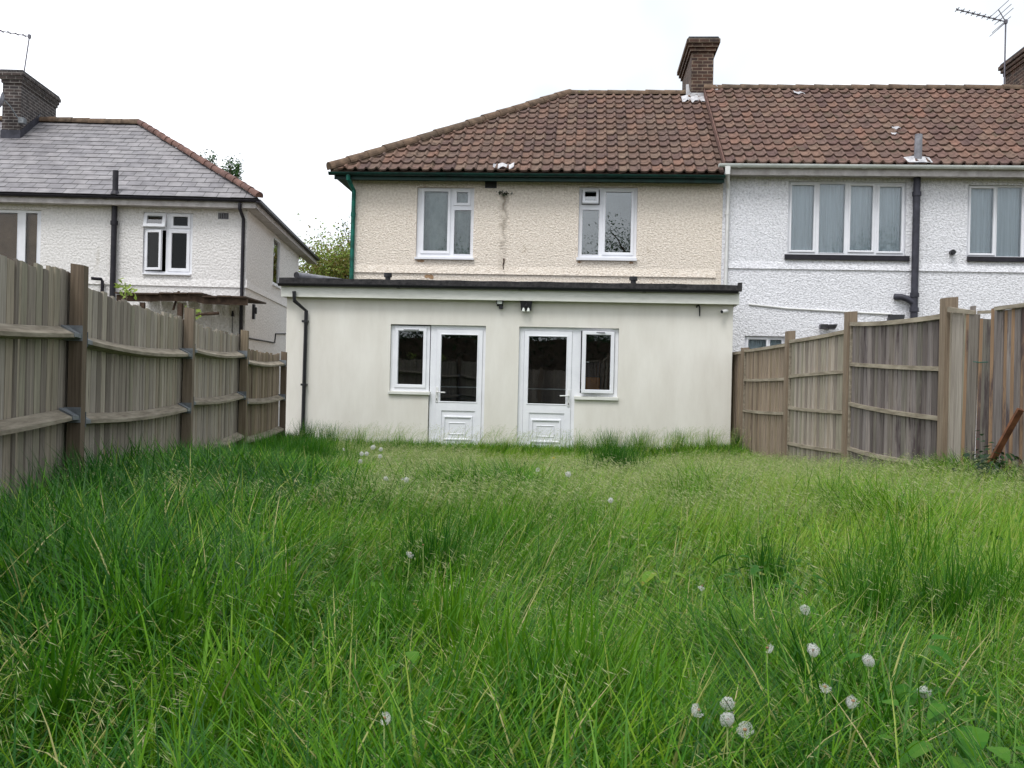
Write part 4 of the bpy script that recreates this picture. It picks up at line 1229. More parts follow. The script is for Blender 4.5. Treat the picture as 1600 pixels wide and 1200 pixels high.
for (a, b, top, bats, mt, bw) in rb:
    tf = arc(*top)
    m = MB()
    s = a
    bow = lambda f: .03 * math.sin(math.pi * f)
    while s < b - .03:
        w = min(bw * rr.uniform(.85, 1.15), b - s)
        f0, f1 = (s - a) / (b - a), (s + w - a) / (b - a)
        z0, z1 = tf(f0) - .015, tf(f1) - .015
        tl = rr.uniform(-.01, .01)
        d0 = bow(f0) + rr.uniform(0, .006)
        e = s + w - rr.choice([.0, .0, .0, .002])
        q_ = rr.uniform(-.006, .002)
        m.hexa([(s + .009, d0 + .003, .05), (e - .007, d0 + q_, .05), (e + .002, d0 - .018, .05), (s - .002, d0 - .018, .05),
                (s + .009 + tl, d0 + .003, z0), (e - .007 + tl, d0 + q_, z1), (e + .002 + tl, d0 - .018, z1), (s - .002 + tl, d0 - .018, z0)], rr.random())
        s += w
    pan = m.build('board_panel', M[mt], fence_r)
    cp_ = MB(); n = 12
    for curve, hh, out in [(tf, .045, .03)] + [(arc(*q), .042, .026) for q in bats]:
        for k in range(n):
            f0, f1 = k / n, (k + 1) / n
            q0, q1 = a + (b - a) * f0, a + (b - a) * f1
            z0, z1, b0, b1 = curve(f0), curve(f1), bow(f0), bow(f1)
            cp_.hexa([(q0, b0 + .007, z0 - hh), (q1, b1 + .007, z1 - hh), (q1, b1 + .007 + out, z1 - hh), (q0, b0 + .007 + out, z0 - hh),
                      (q0, b0 + .007, z0), (q1, b1 + .007, z1), (q1, b1 + .007 + out, z1), (q0, b0 + .007 + out, z0)], .6)
    for q in (a, b - .03):
        cp_.box(q, q + .03, .006, .03, .1, tf(0 if q == a else 1) - .046, .5)
    cp_.build('batten', M['rail'], pan)
# broken bay nearest the camera: loose boards of unequal height
brk = [  # px left, px right (at mid height), top y, lean, material
    (1481, 1487, 489, 0, 'fence_grey'), (1487.5, 1494, 489, .01, 'fence_grey'), (1494.5, 1505, 489, -.01, 'fence_grey'), (1506, 1516, 490, .02, 'fence_grey'),
    (1517.5, 1524.5, 479, .03, 'fence_dark'), (1514, 1533, 489.5, .05, 'fence_orange'), (1534, 1552, 497, .03, 'fence_orange'), (1555, 1573.5, 481, 0, 'fence_orange'), (1574, 1587, 484, 0, 'fence_orange'),
    (1587.5, 1601, 480, 0, 'fence_orange'), (1601.5, 1622, 478, 0, 'fence_orange'), (1622.5, 1645, 477, 0, 'fence_dark'), (1645.5, 1668, 476, 0, 'fence_orange'), (1668.5, 1700, 476, 0, 'fence_dark'), (1701, 1740, 476, 0, 'fence_orange')]
for i, (x0, x1, yt, ln_, mt) in enumerate(brk):
    a, b = rs_at(x1)[0] + .001, rs_at(x0)[0] + .001
    zt = zr((x0 + x1) / 2, yt)
    d0 = .012 if mt == 'fence_grey' else .03 + .012 * (i % 2)
    m = MB()
    chf = .02 if 5 <= i <= 6 else 0
    m.hexa([(a + ln_, d0 - .014, .05), (b + ln_, d0 - .014, .05), (b + ln_, d0, .05), (a + ln_, d0, .05),
            (a - ln_ * .4, d0 - .014, zt - chf), (b - ln_ * .4, d0 - .014, zt), (b - ln_ * .4, d0, zt), (a - ln_ * .4, d0, zt - chf)], rr.random())
    lb_ = m.build('loose_board', M['fence_dark'] if mt == 'fence_orange' else M[mt], fence_r)
    if mt == 'fence_orange':            # the waney orange edge of a new board
        e = MB(); w_ = .05 + .025 * rr.random()
        e.hexa([(b + ln_ - w_, d0 + .0005, .05), (b + ln_ + .002, d0 + .0005, .05), (b + ln_ + .002, d0 + .003, .05), (b + ln_ - w_ * .6, d0 + .003, .05),
                (b - ln_ * .4 - w_ * .7, d0 + .0005, zt - .004), (b - ln_ * .4 + .002, d0 + .0005, zt - .004), (b - ln_ * .4 + .002, d0 + .003, zt - .004), (b - ln_ * .4 - w_ * .4, d0 + .003, zt - .004)])
        e.build('edge', M['fence_orange'], lb_)
m = MB(); a, b = rs_at(1528)[0], rs_at(1486)[0]; m.hexa([(a, .027, zr(1528, 492)), (b, .027, zr(1486, 488)), (b, .05, zr(1486, 488)), (a, .05, zr(1528, 492)),
        (a, .027, zr(1528, 486)), (b, .027, zr(1486, 480)), (b, .05, zr(1486, 480)), (a, .05, zr(1528, 486))]); m.build('top_rail', M['rail'], fence_r)
m = MB(); a, b = rs_at(1553)[0], rs_at(1528)[0]; m.hexa([(a, .012, zr(1553, 490)), (b, .012, zr(1528, 491)), (b, .02, zr(1528, 491)), (a, .02, zr(1553, 490)),
        (a, .012, zr(1553, 485)), (b, .012, zr(1528, 486)), (b, .02, zr(1528, 486)), (a, .02, zr(1553, 485))]); m.build('top_rail', M['rail'], fence_r)
m = MB(); a, b = rs_at(1700)[0], rs_at(1564)[0]; m.hexa([(a, .045, zr(1700, 470)), (b, .045, zr(1564, 486)), (b, .07, zr(1564, 486)), (a, .07, zr(1700, 470)),
        (a, .045, zr(1700, 463)), (b, .045, zr(1564, 480)), (b, .07, zr(1564, 480)), (a, .07, zr(1700, 463))]); m.build('top_rail', M['rail'], fence_r)
m = MB(); m.tube([(rs_at(1554)[0], .06, zr(1554, 566)), (rs_at(1543)[0], .07, zr(1543, 566.5)), (rs_at(1531)[0], .06, zr(1531, 565.5))], .004, 5); m.build('green_wire', M['green_paint'], fence_r)

# leaning rusty bar against the broken bay
p0, p1 = rs_at(1571, 735), rs_at(1612, 640)
m = MB(); q0 = RF.w(p0[0], .28, p0[1] - .25); q1 = RF.w(p1[0], .085, p1[1])
q0 = q0 + (q0 - q1) * .2
ax = (q1 - q0).normalized(); sd = ax.cross(Vector((0, 1, 0))).normalized() * .022; bk_ = ax.cross(sd).normalized() * .016
m.hexa([q0 - sd - bk_, q0 + sd - bk_, q0 + sd + bk_, q0 - sd + bk_, q1 - sd - bk_, q1 + sd - bk_, q1 + sd + bk_, q1 - sd + bk_])
tag(m.build('timber_batten', M['rust']), 'rusty orange timber leaning against the broken fence boards', 'timber')

# ================================================================== small fixed things
def at_thing(fr, name, label, cat, px, py, d=0.0, group=None):
    s, z = fr.pix(px, py, d)
    return thing(name, label, cat, fr.w(s, d, z), fr.th, group)
# lamp with sensor
t = at_thing(E, 'security_light', 'small black wall lamp with one lens and sensor under the extension eaves', 'light', 781.5, 474)
m = MB(); m.box(-.055, .055, -.03, .0, -.05, .05, b=.006); m.box(-.06, .06, -.11, -.03, -.03, .055, b=.012); m.build('body', M['black_plastic'], t)
m = MB(); m.box(-.042, .042, -.114, -.1105, -.02, .032, b=.0015); m.build('lens', M['lens'], t)
m = MB(); m.tube([(.02, -.05, -.03), (.02, -.055, -.1)], [.03, .036], 12); m.box(-.005, .045, -.093, -.09, -.095, -.05); m.build('sensor', M['black_plastic'], t, smooth=True)
t = at_thing(E, 'twin_light', 'wide black wall box with two pale lamps beneath the extension eaves', 'light', 822.5, 477.5)
m = MB(); m.hexa([(-.085, -.09, -.09), (.085, -.09, -.09), (.085, 0, -.09), (-.085, 0, -.09), (-.105, -.1, .075), (.105, -.1, .075), (.105, 0, .075), (-.105, 0, .075)]); m.box(-.02, .02, -.13, -.1, -.03, .03, b=.008)
m.build('body', M['black_plastic'], t)
for x in (-.042, .042):
    m = MB(); m.tube([(x, -.1, -.05), (x, -.11, -.088), (x, -.115, -.112)], [.014, .026, .03], 12); m.build('lamp', M['lens'], t, smooth=True)
# camera and hook
t = at_thing(E, 'security_camera', 'little white bullet camera on the right end of the extension wall', 'camera', 1131, 487)
m = MB(); m.tube([(.03, 0, .01), (.03, -.012, .01)], .035, 14); m.tube([(.03, -.012, .01), (.02, -.07, .0)], .012, 8); m.build('bracket', M['white_plastic'], t, smooth=True)
m = MB(); m.tube([(.045, -.06, .01), (-.05, -.14, -.012)], .03, 14); m.build('body', M['white_plastic'], t, smooth=True)
m = MB(); m.tube([(-.05, -.14, -.012), (-.056, -.145, -.0135)], .027, 14); m.build('lens', M['black_plastic'], t, smooth=True)
t = at_thing(E, 'wall_hook', 'bent black hook on the extension wall near the right eaves', 'hook', 1091, 485)
m = MB(); m.tube([(-.03, 0, .05), (-.025, -.03, .075), (.0, -.04, .085), (.02, -.035, .05), (.022, -.03, -.1)], [.012, .014, .014, .013, .01], 8); m.build('hook', M['black_plastic'], t, smooth=True)
# pipe lying on the flat roof
a = E.pix(465, 434, -.02); 
zrf = zr0 + .07
m = MB(); n_ = 16
q0 = Vector((a[0], -.1, zrf)); q1 = Vector((a[0] + .75, 1.9, zrf + .05))
m.tube([q0, q1], .058, n_, caps=False)
t = thing('drain_pipe', 'length of grey plastic pipe lying on the left end of the flat roof', 'pipe', E.o, TH)
m.build('pipe', M['grey_plastic'], t, smooth=True)
m = MB(); m.tube([q0 + (q1 - q0) * .004, q0 + (q1 - q0) * .006], .054, n_); m.build('bore', M['black_plastic'], t)
# chair and counter inside
t = thing('kitchen_counter', 'dark counter with thin white worktop seen through the back door glass', 'counter', E.w(0, 1.1, .13), TH)
cs0, cs1 = E.pix(612, 603, 1.0)[0], E.pix(945, 605, 1.0)[0]
m = MB(); m.box(cs0, cs1, -.2, .2, 1.09, 1.108); m.build('worktop', M['worktop'], t)
m = MB(); m.box(cs0 + .05, cs1 - .05, -.15, .18, 0, 1.089); m.build('base', M['dark_void'], t)
s_, z_ = E.pix(926, 598, 1.55)
t = thing('bar_stool', 'orange backed stool standing behind the right hand window', 'chair', E.w(s_, 1.6, .13), TH)
m = MB(); m.box(-.13, .13, -.12, -.1, z_ - .13 - .12, z_ - .13 + .1, b=.01); m.build('backrest', M['orange_seat'], t)
m = MB(); m.box(-.15, .15, -.1, .2, .86, .89, b=.01); m.build('seat', M['orange_seat'], t)
for x in (-.13, .13):
    for y in (-.09, .17):
        m = MB(); m.tube([(x, y, 0), (x * .85, y * .9, .86)], .013, 8); m.build('leg', M['galv'], t, smooth=True)
# floodlights and box on the white house wall
t = at_thing(T, 'floodlight', 'pair of grey floodlight heads on the white wall above the bowed fence', 'light', 1291, 511)
m = MB(); m.tube([(0, 0, 0), (0, -.08, 0)], .04, 12); m.build('mount', M['white_plastic'], t, smooth=True)
for sg in (-1, 1):
    m = MB(); 
    x0, x1 = (.01, .17) if sg > 0 else (-.15, -.01)
    m.hexa([(x0, -.16, -.03), (x1 - .03 * (sg > 0), -.16, -.03), (x1 - .03 * (sg > 0), -.06, -.05), (x0, -.06, -.05), (x0, -.19, .04), (x1, -.19, .045), (x1, -.07, .045), (x0, -.07, .04)])
    h_ = m.build('lamp_head', M['alu'], t)
    m = MB(); m.face([(x0 + .012, -.178, -.018), (x1 - .032, -.178, -.018), (x1 - .015, -.197, .03), (x0 + .012, -.197, .03)]); m.build('lens', M['glass'], h_)
m = MB(); m.tube([(0, -.08, 0), (0, -.12, .02)], .025, 8); m.build('arm', M['black_plastic'], t)
t = at_thing(T, 'wall_box', 'flat black box fixed to the white wall just over the fence top', 'box', 1397.5, 496)
m = MB(); m.hexa([(-.14, -.16, -.06), (.13, -.16, -.06), (.13, 0, -.06), (-.14, 0, -.06), (-.12, -.14, .045), (.15, -.14, .045), (.15, 0, .05), (-.12, 0, .05)]); m.build('box', M['black_plastic'], t)
# little lamp on the side wall of the left house
q = LH.pix_s(394.5, 487, ls1)
t = thing('wall_lamp', 'narrow black lamp on the side wall of the slate roofed house', 'light', LH.w(ls1, q[0], q[1]), LH.th)
m = MB(); m.box(.0, .06, -.05, .05, -.17, .17, b=.01); m.box(.06, .1, -.03, .03, -.05, .1, b=.01); m.build('body', M['black_plastic'], t)
# lean-to canopy
DC = -1.7
c0 = LH.pix(183, 462, DC); c1 = LH.pix(387, 468, DC)
t = thing('canopy', 'rotten dark timber canopy sagging along the slate roofed house', 'canopy', LH.w(0, DC, 0), LH.th)
m = MB(); n = 12
rr = random.Random(3)
tops = [LH.pix(183 + 204 * i / n, 460.5 + (2.2 if i > 7 else .8) * (i / n) * 3 - (1.2 if 3 < i < 8 else 0), DC)[1] for i in range(n + 1)]
for i in range(n):
    a, b = c0[0] + (c1[0] - c0[0]) * i / n, c0[0] + (c1[0] - c0[0]) * (i + 1) / n
    za, zb_ = tops[i], tops[i + 1]
    th_ = .13
    m.hexa([(a, -.03, za - th_), (b, -.03, zb_ - th_), (b, .03, zb_ - th_), (a, .03, za - th_), (a, -.03, za), (b, -.03, zb_), (b, .03, zb_), (a, .03, za)], rr.random())
m.build('beam', M['rot_wood'], t)
m = MB()
for i in range(9):
    a, b = c0[0] + (c1[0] - c0[0]) * i / 9, c0[0] + (c1[0] - c0[0]) * (i + 1) / 9 - .02
    z_ = tops[min(n, int(i * n / 9))] + rr.uniform(-.01, .02)
    m.hexa([(a, -.12, z_ + .0), (b, -.12, z_), (b, 1.68, z_ + .02), (a, 1.68, z_ + .02), (a, -.12, z_ + .03), (b, -.12, z_ + .03), (b, 1.68, z_ + .05), (a, 1.68, z_ + .05)], rr.random())
m.build('roof_board', M['rot_wood'], t)
for px in (281, 222):
    s_ = LH.pix(px, 480, DC)[0]; m = MB(); m.box(s_ - .045, s_ + .045, -.02, .07, 0, c0[1] - .12); m.build('post', M['rot_wood'], t)
a, b = LH.pix(303, 491.5, DC), LH.pix(341, 489, DC)
m = MB(); m.tube([(a[0], .05, a[1]), (b[0], .05, b[1])], .03, 8); m.build('rail', M['rot_wood'], t)
a, b = LH.pix(268, 484, DC), LH.pix(277, 454, DC)
m = MB(); m.tube([(a[0], .1, a[1]), (b[0], .1, b[1])], .025, 8); m.build('strut', M['rot_wood'], t)
a = LH.pix(357, 490, -.02)
m = MB(); m.tube([(a[0], -.03 - DC, a[1] + .06), (a[0], -.03 - DC, a[1] - .06)], [.015, .035], 8); m.tube([(a[0], -.03 - DC, a[1] - .06), (a[0], -.03 - DC, a[1] - .5)], .008, 6); m.build('hanging_rod', M['black_plastic'], t)
# satellite dish on the left chimney
a = LH.pix(4, 157, LR.y - 1.5)
t = thing('satellite_dish', 'small grey satellite dish fixed to the sooty brick chimney', 'satellite dish', LH.w(a[0], LR.y - 1.5, a[1]), LH.th)
bm = bmesh.new(); bmesh.ops.create_uvsphere(bm, u_segments=24, v_segments=16, radius=.36)
bmesh.ops.bisect_plane(bm, geom=bm.verts[:] + bm.edges[:] + bm.faces[:], plane_co=(0, 0, -.3), plane_no=(0, 0, 1), clear_outer=True)
m = MB(); m.add_bm(bm, M=Matrix.Rotation(R(-78), 4, 'Y') @ Matrix.Rotation(R(18), 4, 'X') @ Matrix.Translation((0, 0, .33))); m.build('dish', M['grey_plastic'], t, smooth='all')
m = MB(); m.tube([(.05, .0, 0), (.16, .05, -.12), (.26, .2, -.34), (.34, .33, -.4)], .016, 8); m.build('arm', M['galv'], t, smooth=True)
m = MB(); m.box(.28, .42, .2, .36, -.48, -.34, b=.01); m.build('mount', M['galv'], t)
# aerials
def aerial(label, fr, base, top, boom_end, elems, el_len, d, refl=None, rodr=.014):
    b0, t0, e0 = fr.pix(*base, d), fr.pix(*top, d), fr.pix(*boom_end, d)
    t = thing('tv_aerial', label, 'aerial', fr.w(b0[0], d, b0[1]), fr.th)
    L_ = lambda p, dd=0: Vector((p[0] - b0[0], dd, p[1] - b0[1]))
    m = MB(); m.tube([L_(b0) + Vector((0, 0, -.5)), L_(t0)], rodr * 1.3, 8); m.build('mast', M['alu'], t, smooth=True)
    m = MB(); m.tube([L_(t0) + (L_(t0) - L_(e0)) * .04, L_(e0)], rodr, 8)
    for i in range(elems):
        p = L_(e0).lerp(L_(t0), .02 + .86 * i / max(1, elems - 1))
        m.tube([p + Vector((0, -el_len, 0)), p + Vector((0, el_len, 0))], rodr * .75, 6)
        m.tube([p + Vector((-.02, 0, .03)), p + Vector((.02, 0, -.03))], rodr * .8, 6)
    m.build('boom', M['alu'], t, smooth=True)
    if refl:
        m = MB()
        for (px, py) in refl:
            v = fr.pix(px, py, d); p = L_(v)
            m.tube([p + Vector((.0, -.55, 0)), p + Vector((.0, .45, 0))], rodr * .5, 6)
        for a_, b_ in ((refl[0], top), (refl[-1], top)):
            m.tube([L_(fr.pix(*a_, d)), L_(t0)], rodr * .8, 6)
        m.build('reflector', M['alu'], t, smooth=True)
    m = MB(); p = L_(t0); m.box(p.x - .03, p.x + .03, -.03, .03, p.z - .05, p.z + .05, b=.005); m.build('clamp', M['alu'], t)
    return t
aerial('television aerial with many short rods on a mast beside the right edge chimney', T, (1569, 137), (1571.5, 34), (1494, 14.5), 9, .12, d_r2 + .6,
       [(1560, 15), (1564, 21), (1567, 27), (1563, 40), (1559, 46)])
aerial('thin television aerial leaning on a mast above the sooty brick chimney', LH, (34.5, 107), (46, 57), (-22, 44), 6, .1, LR.y - 1.0, None, .012)

# ================================================================== plants built leaf by leaf
def leaf_mesh(name, pts, size, tone, material, parent, droop=.3, seed=1, flat=.9):
    g = np.random.default_rng(seed)
    n = len(pts)
    nd = g.normal(size=(n, 3)); nd[:, 2] = np.abs(nd[:, 2]) * flat + .2
    nd /= np.linalg.norm(nd, axis=1)[:, None]
    u = np.cross(nd, g.normal(size=(n, 3))); u /= np.linalg.norm(u, axis=1)[:, None]
    v = np.cross(nd, u)
    L = (size * g.uniform(.6, 1.3, n))[:, None]
    W = L * .55
    P = np.stack([pts - u * L * .5, pts + v * W * .5 + nd * L * .05, pts + u * L * .5 - nd * L * droop * .3, pts - v * W * .5 + nd * L * .05], 1)
    me = bpy.data.meshes.new(name)
    me.vertices.add(n * 4); me.vertices.foreach_set('co', P.reshape(-1).astype(np.float32))
    me.loops.add(n * 4); me.loops.foreach_set('vertex_index', np.arange(n * 4, dtype=np.int32))
    me.polygons.add(n); me.polygons.foreach_set('loop_start', np.arange(0, n * 4, 4, dtype=np.int32)); me.polygons.foreach_set('loop_total', np.full(n, 4, dtype=np.int32))
    at = me.attributes.new('tone', 'FLOAT', 'POINT'); at.data.foreach_set('value', np.repeat(np.clip(tone, 0, 1), 4).astype(np.float32))
    me.materials.append(material)
    me.update(calc_edges=True)
    o = bpy.data.objects.new(name, me); COL.objects.link(o)
    if parent: o.parent = parent
    return o
M['leaf'] = leaf_mat('tree_leaf', [(0, (.018, .05, .014)), (.5, (.045, .11, .028)), (1, (.11, .2, .05))])
M['leaf_yellow'] = leaf_mat('yellow_green_leaf', [(0, (.16, .14, .04)), (.35, (.25, .19, .06)), (.6, (.20, .29, .05)), (1, (.34, .44, .10))])
M['leaf_dark'] = leaf_mat('dark_leaf', [(0, (.012, .03, .014)), (1, (.03, .075, .025))])
def tree(name, label, cat, loc, h, crown, n_limbs, leaves, size, material, seed, trunk_r=.18, group=None, base=.25):
    """crown: (rx, ry, rz, centre z); limbs grow from the trunk and carry leaf clumps"""
    g = np.random.default_rng(seed); rr = random.Random(seed)
    t = thing(name, label, cat, loc, 0, group)
    m = MB()
    rx, ry, rz, cz = crown
    ztop = cz + rz * .55
    tr = [Vector((rr.uniform(-.1, .1) * i, rr.uniform(-.1, .1) * i, ztop * i / 5)) for i in range(6)]
    tr[0] = Vector((0, 0, -.3))
    m.tube(tr, [trunk_r * (1 - .15 * i) for i in range(6)], 8)
    P, tone = [], []
    per = leaves // n_limbs
    for i in range(n_limbs):
        a = i * 2.399 + rr.uniform(-.3, .3)
        zz = cz + rz * (1 - 2 * (i + .5) / n_limbs) * .95
        rad = math.sqrt(max(.02, 1 - ((zz - cz) / rz) ** 2)) * rr.uniform(.55, 1.05)
        tip = Vector((rx * rad * math.cos(a), ry * rad * math.sin(a), zz + rr.uniform(-.1, .15) * rz))
        st = Vector((0, 0, max(base * h, min(ztop, tip.z - rr.uniform(.3, .9) * rad * rx))))
        mid = st.lerp(tip, .55) + Vector((0, 0, -.06 * rx))
        m.tube([st, mid, tip], [trunk_r * .4, trunk_r * .24, trunk_r * .05], 5)
        cl = g.normal(size=(per, 3)) * np.array([rx, ry, min(rz, 1.3 * rx)]) * rr.uniform(.13, .23)
        k = g.uniform(.4, 1.03, per)[:, None]
        pos = np.array(st)[None] * (1 - k) + np.array(tip)[None] * k + cl
        P.append(pos); tone.append(np.clip(rr.uniform(.2, .8) + g.normal(size=per) * .16, 0, 1))
    m.build('trunk', M['bark'], t, smooth='all')
    leaf_mesh('crown', np.concatenate(P), size, np.concatenate(tone), material, t, seed=seed)
    return t
def gp(px, Y):
    p = at_depth(px, 600, Y); return (p.x, p.y, 0)
tz = lambda px, py, Y: at_depth(px, py, Y).z
h_ = tz(321, 239, 40)
tree('tree', 'taller and farther left of the two leafy tree tops over the slate roof hip', 'tree', gp(317, 40), h_, (.75, .9, 3.6, h_ - 3.6), 44, 9000, .11, M['leaf'], 5)
h_ = tz(359, 252, 41)
tree('tree', 'lower and denser of the two leafy tree tops over the slate roof hip', 'tree', gp(357, 41), h_, (.62, .9, 3.6, h_ - 3.5), 44, 9000, .11, M['leaf'], 6)
tree('tree', 'low tree top just breaking the hip line near the slate roof corner', 'tree', gp(386, 42), 8.6, (.7, 1.0, 3.4, 5.0), 30, 5000, .11, M['leaf'], 8)
tree('shrub', 'tall yellow green shrub in the gap between the two houses', 'shrub', gp(518, 33), 6.2, (1.8, 1.5, 2.7, 3.1), 90, 42000, .10, M['leaf_yellow'], 12, .1, base=.1)
tree('sapling', 'thin open sapling rising above the yellow green shrub', 'tree', gp(540, 36), 7.4, (.9, .7, 1.9, 5.2), 26, 1300, .10, M['leaf'], 15, .06, base=.3)
# trees at the garden's far end, behind the photographer (mirrored in the windows)
for i, (x, y, h, s) in enumerate(((-7.5, -15, 8.6, 31), (1.5, -19, 10.5, 32), (8.5, -16, 8.2, 33), (15, -22, 10.5, 35))):
    tree('garden_tree', ['broad tree at the end of the garden opposite the slate roofed house', 'tallest tree at the end of the garden opposite the back doors',
                         'round tree at the end of the garden opposite the white house', 'far tree at the end of the garden beyond the round tree'][i], 'tree', (x, y, 0), h,
         (h * .34, h * .34, h * .38, h * .6), 46, 15000, .14, M['leaf'], s, .28)
bf = thing('back_fence', 'plain grey board fence across the far end of the garden', 'fence', (0, -5.2, 0))
for i in range(6):
    m = MB()
    for k in range(16): m.box(-6 + 2 * i + .125 * k, -6 + 2 * i + .125 * k + .118, -.01, .01, .1, 1.95 + .02 * math.sin(k * 3 + i), random.random())
    m.build('board_panel', M['fence_grey'], bf)
    m = MB(); m.box(-6.06 + 2 * i, -5.95 + 2 * i, .012, .12, -.2, 2.05); m.build('post', M['post'], bf)
hb = thing('added_hedge', 'dark clipped hedge added out of view to darken the extension glass reflections', 'hedge', (0, -9, 0))  # unseen hedge, added tall so the extension panes mirror something dark
g_ = np.random.default_rng(2)
leaf_mesh('foliage', np.stack([g_.uniform(-11, 13, 16000), g_.normal(size=16000) * .32, g_.uniform(0, 3.5, 16000)], 1), .17, g_.uniform(0, 1, 16000), M['leaf_dark'], hb, seed=3)
m = MB(); m.box(-11, 13, -.22, .22, 0, 3.3); m.build('stems', M['bark'], hb)
# weed rooted in the cracked cream wall
s_, z_ = T.pix(788, 303)
t = thing('wall_weed', 'small weed rooted in the cracked cream wall between the upper windows', 'plant', T.w(s_, -.02, z_), TH)
leaf_mesh('leaves', g_.normal(size=(60, 3)) * np.array([.07, .025, .022]) + np.array([0, -.03, .0]), .045, g_.uniform(0, .7, 60), M['leaf_dark'], t, seed=4)
m = MB(); m.tube([(0, .03, -.02), (0, -.02, -.01), (.07, -.05, .0)], .008, 6); m.tube([(0, -.02, -.01), (-.08, -.05, .02)], .006, 6); m.build('stem', M['bark'], t)
# ivy sprigs over the left fence
for px, py, lb in ((157, 452, 'yellow green sprig poking over the fence below the black waste pipe'), (276, 489, 'yellow green sprig hanging over the fence beside the second post')):
    p = at_depth(px, py, 8.2 if px < 200 else 10.6)
    q = LF.local(p)
    t = thing('ivy_sprig', lb, 'plant', LF.w(q[0], .08, p.z), LF.th)
    leaf_mesh('leaves', g_.normal(size=(46, 3)) * np.array([.11, .02, .03]) + np.array([0, .0, .0]), .05, g_.uniform(.6, 1, 46), M['leaf_yellow'], t, seed=6)
    m = MB(); m.tube([(0, .0, -.5), (.02, 0, -.02), (.12, .0, .02)], .006, 5); m.build('stem', M['bark'], t)
# ================================================================== ground
def sstep(a, b, x):
    t = np.clip((x - a) / (b - a), 0, 1)
    return t * t * (3 - 2 * t)
class VN:
    """smooth value noise"""
    def __init__(s, seed):
        s.t = np.random.default_rng(seed).random((64, 64))
    def __call__(s, x, y):
        xi, yi = np.floor(x).astype(int), np.floor(y).astype(int)
        fx, fy = x - xi, y - yi
        fx, fy = fx * fx * (3 - 2 * fx), fy * fy * (3 - 2 * fy)
        g = lambda a, b: s.t[a % 64, b % 64]
        return (g(xi, yi) * (1 - fx) + g(xi + 1, yi) * fx) * (1 - fy) + (g(xi, yi + 1) * (1 - fx) + g(xi + 1, yi + 1) * fx) * fy
n1, n2, n3, n4 = VN(1), VN(2), VN(3), VN(4)
def lx(y): return fp[0].x + (y - fp[0].y) * (fdir.x / fdir.y)
def rx_(y): return RFp[0].x + (y - RFp[0].y) * ((RFp[1].x - RFp[0].x) / (RFp[1].y - RFp[0].y))
def gz(x, y):
    x, y = np.asarray(x, float), np.asarray(y, float)
    z = .02 + .22 * sstep(14.0, 7.0, y)
    z = z + .03 * (1 - sstep(0, 1.6, np.abs(x - lx(y)))) + .12 * (1 - sstep(0, 2.2, np.abs(x - rx_(y))))
    z = z + .05 * (n1(x * 1.1 + 9, y * 1.1 + 9) - .5)
    return z * (1 - sstep(20, 45, np.abs(x))) * (1 - sstep(18, 24, y)) * (1 - sstep(12, 30, -y))
gx = np.concatenate([[-900, -300, -100, -50], np.arange(-30, 30.01, .5), [50, 100, 300, 900]])
gy = np.concatenate([[-900, -300, -100, -40], np.arange(-20, 26.01, .5), [40, 100, 300, 900]])
XX, YY = np.meshgrid(gx, gy)
ZZ = gz(XX, YY)
me = bpy.data.meshes.new('ground')
nx_ = len(gx)
me.from_pydata(np.stack([XX, YY, ZZ], -1).reshape(-1, 3).tolist(), [], [(j * nx_ + i, j * nx_ + i + 1, (j + 1) * nx_ + i + 1, (j + 1) * nx_ + i) for j in range(len(gy) - 1) for i in range(nx_ - 1)])
me.materials.append(M['soil'])
ground = bpy.data.objects.new('ground', me); COL.objects.link(ground)
ground['kind'] = 'structure'

